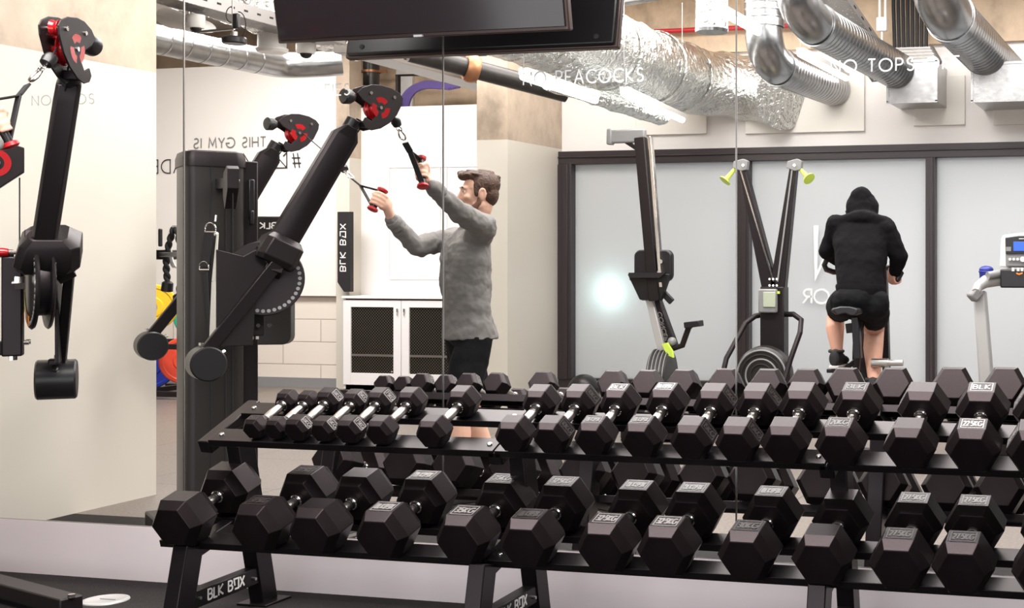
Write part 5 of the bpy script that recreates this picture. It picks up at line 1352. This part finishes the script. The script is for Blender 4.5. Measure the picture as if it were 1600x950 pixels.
# folds of the hood
fo_ = MB()
for k in range(3): fo_.tube([hdr + V((.098 * math.cos(t), -.03 - .085 * math.sin(t) * .9, -.045 - .028 * k + .03 * math.cos(t * 2 + k))) for t in [PI * i / 12 for i in range(13)]], .009, 8)
remesh(fo_.build('hood_fold', 'black_hoodie', hob), .007, 3)
sr = MB(); sr.sphere(hp + V((0, .0, -.015)), 1, 24, (.158, .14, .115)); sr.sphere(hp + V((0, .02, -.075)), 1, 20, (.13, .13, .08)); limb(sr, [hpl + V((-.01, 0, 0)), hpl.lerp(kl, .45) + V((-.008, 0, 0))], [.094, .092]); limb(sr, [hpr + V((.01, 0, 0)), hpr.lerp(kr, .48) + V((.008, 0, 0))], [.094, .094])
remesh(sr.build('shorts', 'black_shorts', rd), .008, 5, (.09, .018))
def shoe_at(parent, an_):
    b = len(COL.objects)
    s = MB(); r = XA; fd = YX; an_ = V(an_)
    def Q(y, z, w, h): return [an_ + r * (w * math.cos(t)) + fd * y + UZ * (z + h * math.sin(t)) for t in [2 * PI * i / 16 for i in range(16)]]
    s.rings([Q(-.085, -.035, .018, .03), Q(-.075, -.03, .034, .048), Q(-.04, -.025, .040, .056), Q(.02, -.03, .042, .052), Q(.07, -.043, .047, .038), Q(.13, -.05, .048, .030), Q(.17, -.056, .036, .022), Q(.19, -.06, .014, .012)])
    s.tube([an_ + UZ * .015 + r * (.042 * math.cos(t)) + fd * (-.02 + .045 * math.sin(t)) for t in [2 * PI * i / 16 for i in range(16)]], .011, 8, closed=True)
    o = s.build('shoe', 'shoe_black', parent)
    MB().prism(an_ + fd * .05 - UZ * .082, fd, r, UZ, [(-.14, -.03), (-.14, .03), (-.06, .040), (.02, .040), (.08, .050), (.125, .040), (.145, 0), (.125, -.040), (.08, -.050), (.02, -.040), (-.06, -.040)], .018).build('sole', 'white_plastic', o, bevel=.003)
shoe_at(rd, al); shoe_at(rd, ar_)

# ---- treadmill at the right edge
YT = 4.7
tm = thing('treadmill', 'silver and black treadmill at the right edge before the frosted window', 'treadmill', tuple(atz(1560, 660, 0)))
def tt(x, y, dy=0): return at(x, y, YT + dy)
MB().prism(tt(1601, 391), (1, 0, 0), UZ, (0, 1, 0), [((x - 1601) / 226, -(y - 391) / 226) for x, y in ((1562, 418), (1565, 371), (1569, 367), (1590, 364), (1640, 364), (1642, 420))], .10).build('console_shell', 'white_plastic', tm, bevel=.012)
cs_ = MB().prism(tt(1605, 391, -.06), (1, 0, 0), UZ, (0, 1, 0), [((x - 1605) / 230, -(y - 391) / 230) for x, y in ((1571, 417), (1570, 370), (1592, 367), (1640, 367), (1640, 417))], .03).build('console_face', 'grey_plastic', tm, bevel=.006)
MB().prism(tt(1605, 391, -.08), (1, 0, 0), UZ, (0, 1, 0), [((x - 1605) / 230, -(y - 391) / 230) for x, y in ((1571, 397), (1570, 371), (1592, 368), (1640, 368), (1640, 396))], .02).build('display_frame', 'black_plastic', cs_, bevel=.004)
MB().box(tt(1597, 385, -.10), (.12, .012, .065)).build('screen', 'blue_screen', cs_, bevel=.002)
MB().box(tt(1576, 389, -.10), (.035, .01, .03)).build('badge', 'grey_plastic', cs_)
MB().box(tt(1600, 373, -.10), (.07, .008, .005)).build('logo_strip', 'white_print', cs_)
kb_ = MB()
for x, r_ in ((1578, .010), (1584, .010), (1590, .010), (1598, .019)): kb_.cyl(tt(x, 405, -.09), tt(x, 405, -.10), r_, n=16)
kb_.build('button', 'white_print', cs_)
lr_ = MB().box(tt(1598, 435, -.10), (.30, .12, .13)).build('cup_tray', 'black_plastic', tm, bevel=.01)
kk = MB()
for i, x in enumerate((1583, 1591, 1597, 1603)): kk.box(tt(x, 421, -.17), (.018, .01, .024))
kk.build('key', 'white_print', lr_)
MB().tube([tt(1588, 427, -.17), tt(1592, 429, -.17), tt(1598, 427, -.17)], .007, 8).build('orange_clip', 'orange_label', lr_)
MB().tube([tt(1583, 432, 0), tt(1560, 436, -.05), tt(1540, 440, -.12), tt(1528, 448, -.2), tt(1525, 456, -.25)], [.05, .05, .045, .035, .028], 16).build('side_arm', 'silver_paint', tm)
MB().tube([tt(1580, 424, -.04), tt(1560, 428, -.1), tt(1543, 431, -.16)], [.030, .030, .028], 14).build('arm_pad', 'grey_plastic', tm)
MB().beam(tt(1530, 452, -.2), tt(1517, 467, -.24), .08, .075).build('arm_end', 'grey_plastic', tm, bevel=.015)
MB().beam(tt(1531, 455, -.1), tt(1545, 640, -.1), .085, .11, up=(0, 1, 0), w2=.10).build('upright', 'silver_paint', tm, bevel=.014)
MB().beam(tt(1620, 455, -.1), tt(1634, 640, -.1), .085, .11, up=(0, 1, 0)).build('upright', 'silver_paint', tm, bevel=.014)
a, b = tt(1536, 620), tt(1660, 620)
MB().box(((a.x + b.x) / 2, YT - .0, .12), (b.x - a.x, 1.5, .16)).build('deck', 'machine_metal', tm, bevel=.02)
MB().box(((a.x + b.x) / 2, YT - .0, .203), (b.x - a.x - .16, 1.4, .01)).build('running_belt', 'matt_black', tm)
bo = MB().lathe(tt(1541, 424, .05) - UZ * .1, UZ, [(0, .03), (0, .045), (.09, .05), (.10, .056), (.105, .05), (.105, .01)], 28).build('water_bottle', 'blue_plastic')
tag(bo, 'dark blue bottle cap standing in the treadmill holder', 'bottle')
MB().sphere(tt(1541, 424, .05) + UZ * .012, .052, 20, (1, 1, .55)).build('cap', 'blue_plastic', bo)

# ---- reversed vinyl letters on the glazing
lt = lettering(MB(), 'OR', at(1295, 474, FW - .03), (-1, 0, 0), UZ, (0, -1, 0), .125, .14, .18, .003, .24).build('window_lettering', 'sticker_white', smooth=False)
tag(lt, 'white reversed letters on the frosted glass beside the hooded rider', 'sign', 'vinyl letters on the frosted glass')
ln_ = lettering(MB(), 'N', at(1312, 432, FW - .03), (-1, 0, 0), UZ, (0, -1, 0), .46, .10, .2, .003, .22).build('window_lettering', 'sticker_white', smooth=False)
tag(ln_, 'large faint white reversed letter on the glass behind the rider', 'sign', 'vinyl letters on the frosted glass')
# robot-style dark dome at the foot of the first window
dk = at(926, 606, 6.5)
tag(MB().sphere((at(912, 600, 6.4).x, 6.4, .145), 1, 24, (.145, .145, .145)).build('exercise_ball', 'black_plastic'), 'black ball on the floor at the left end of the window', 'ball')
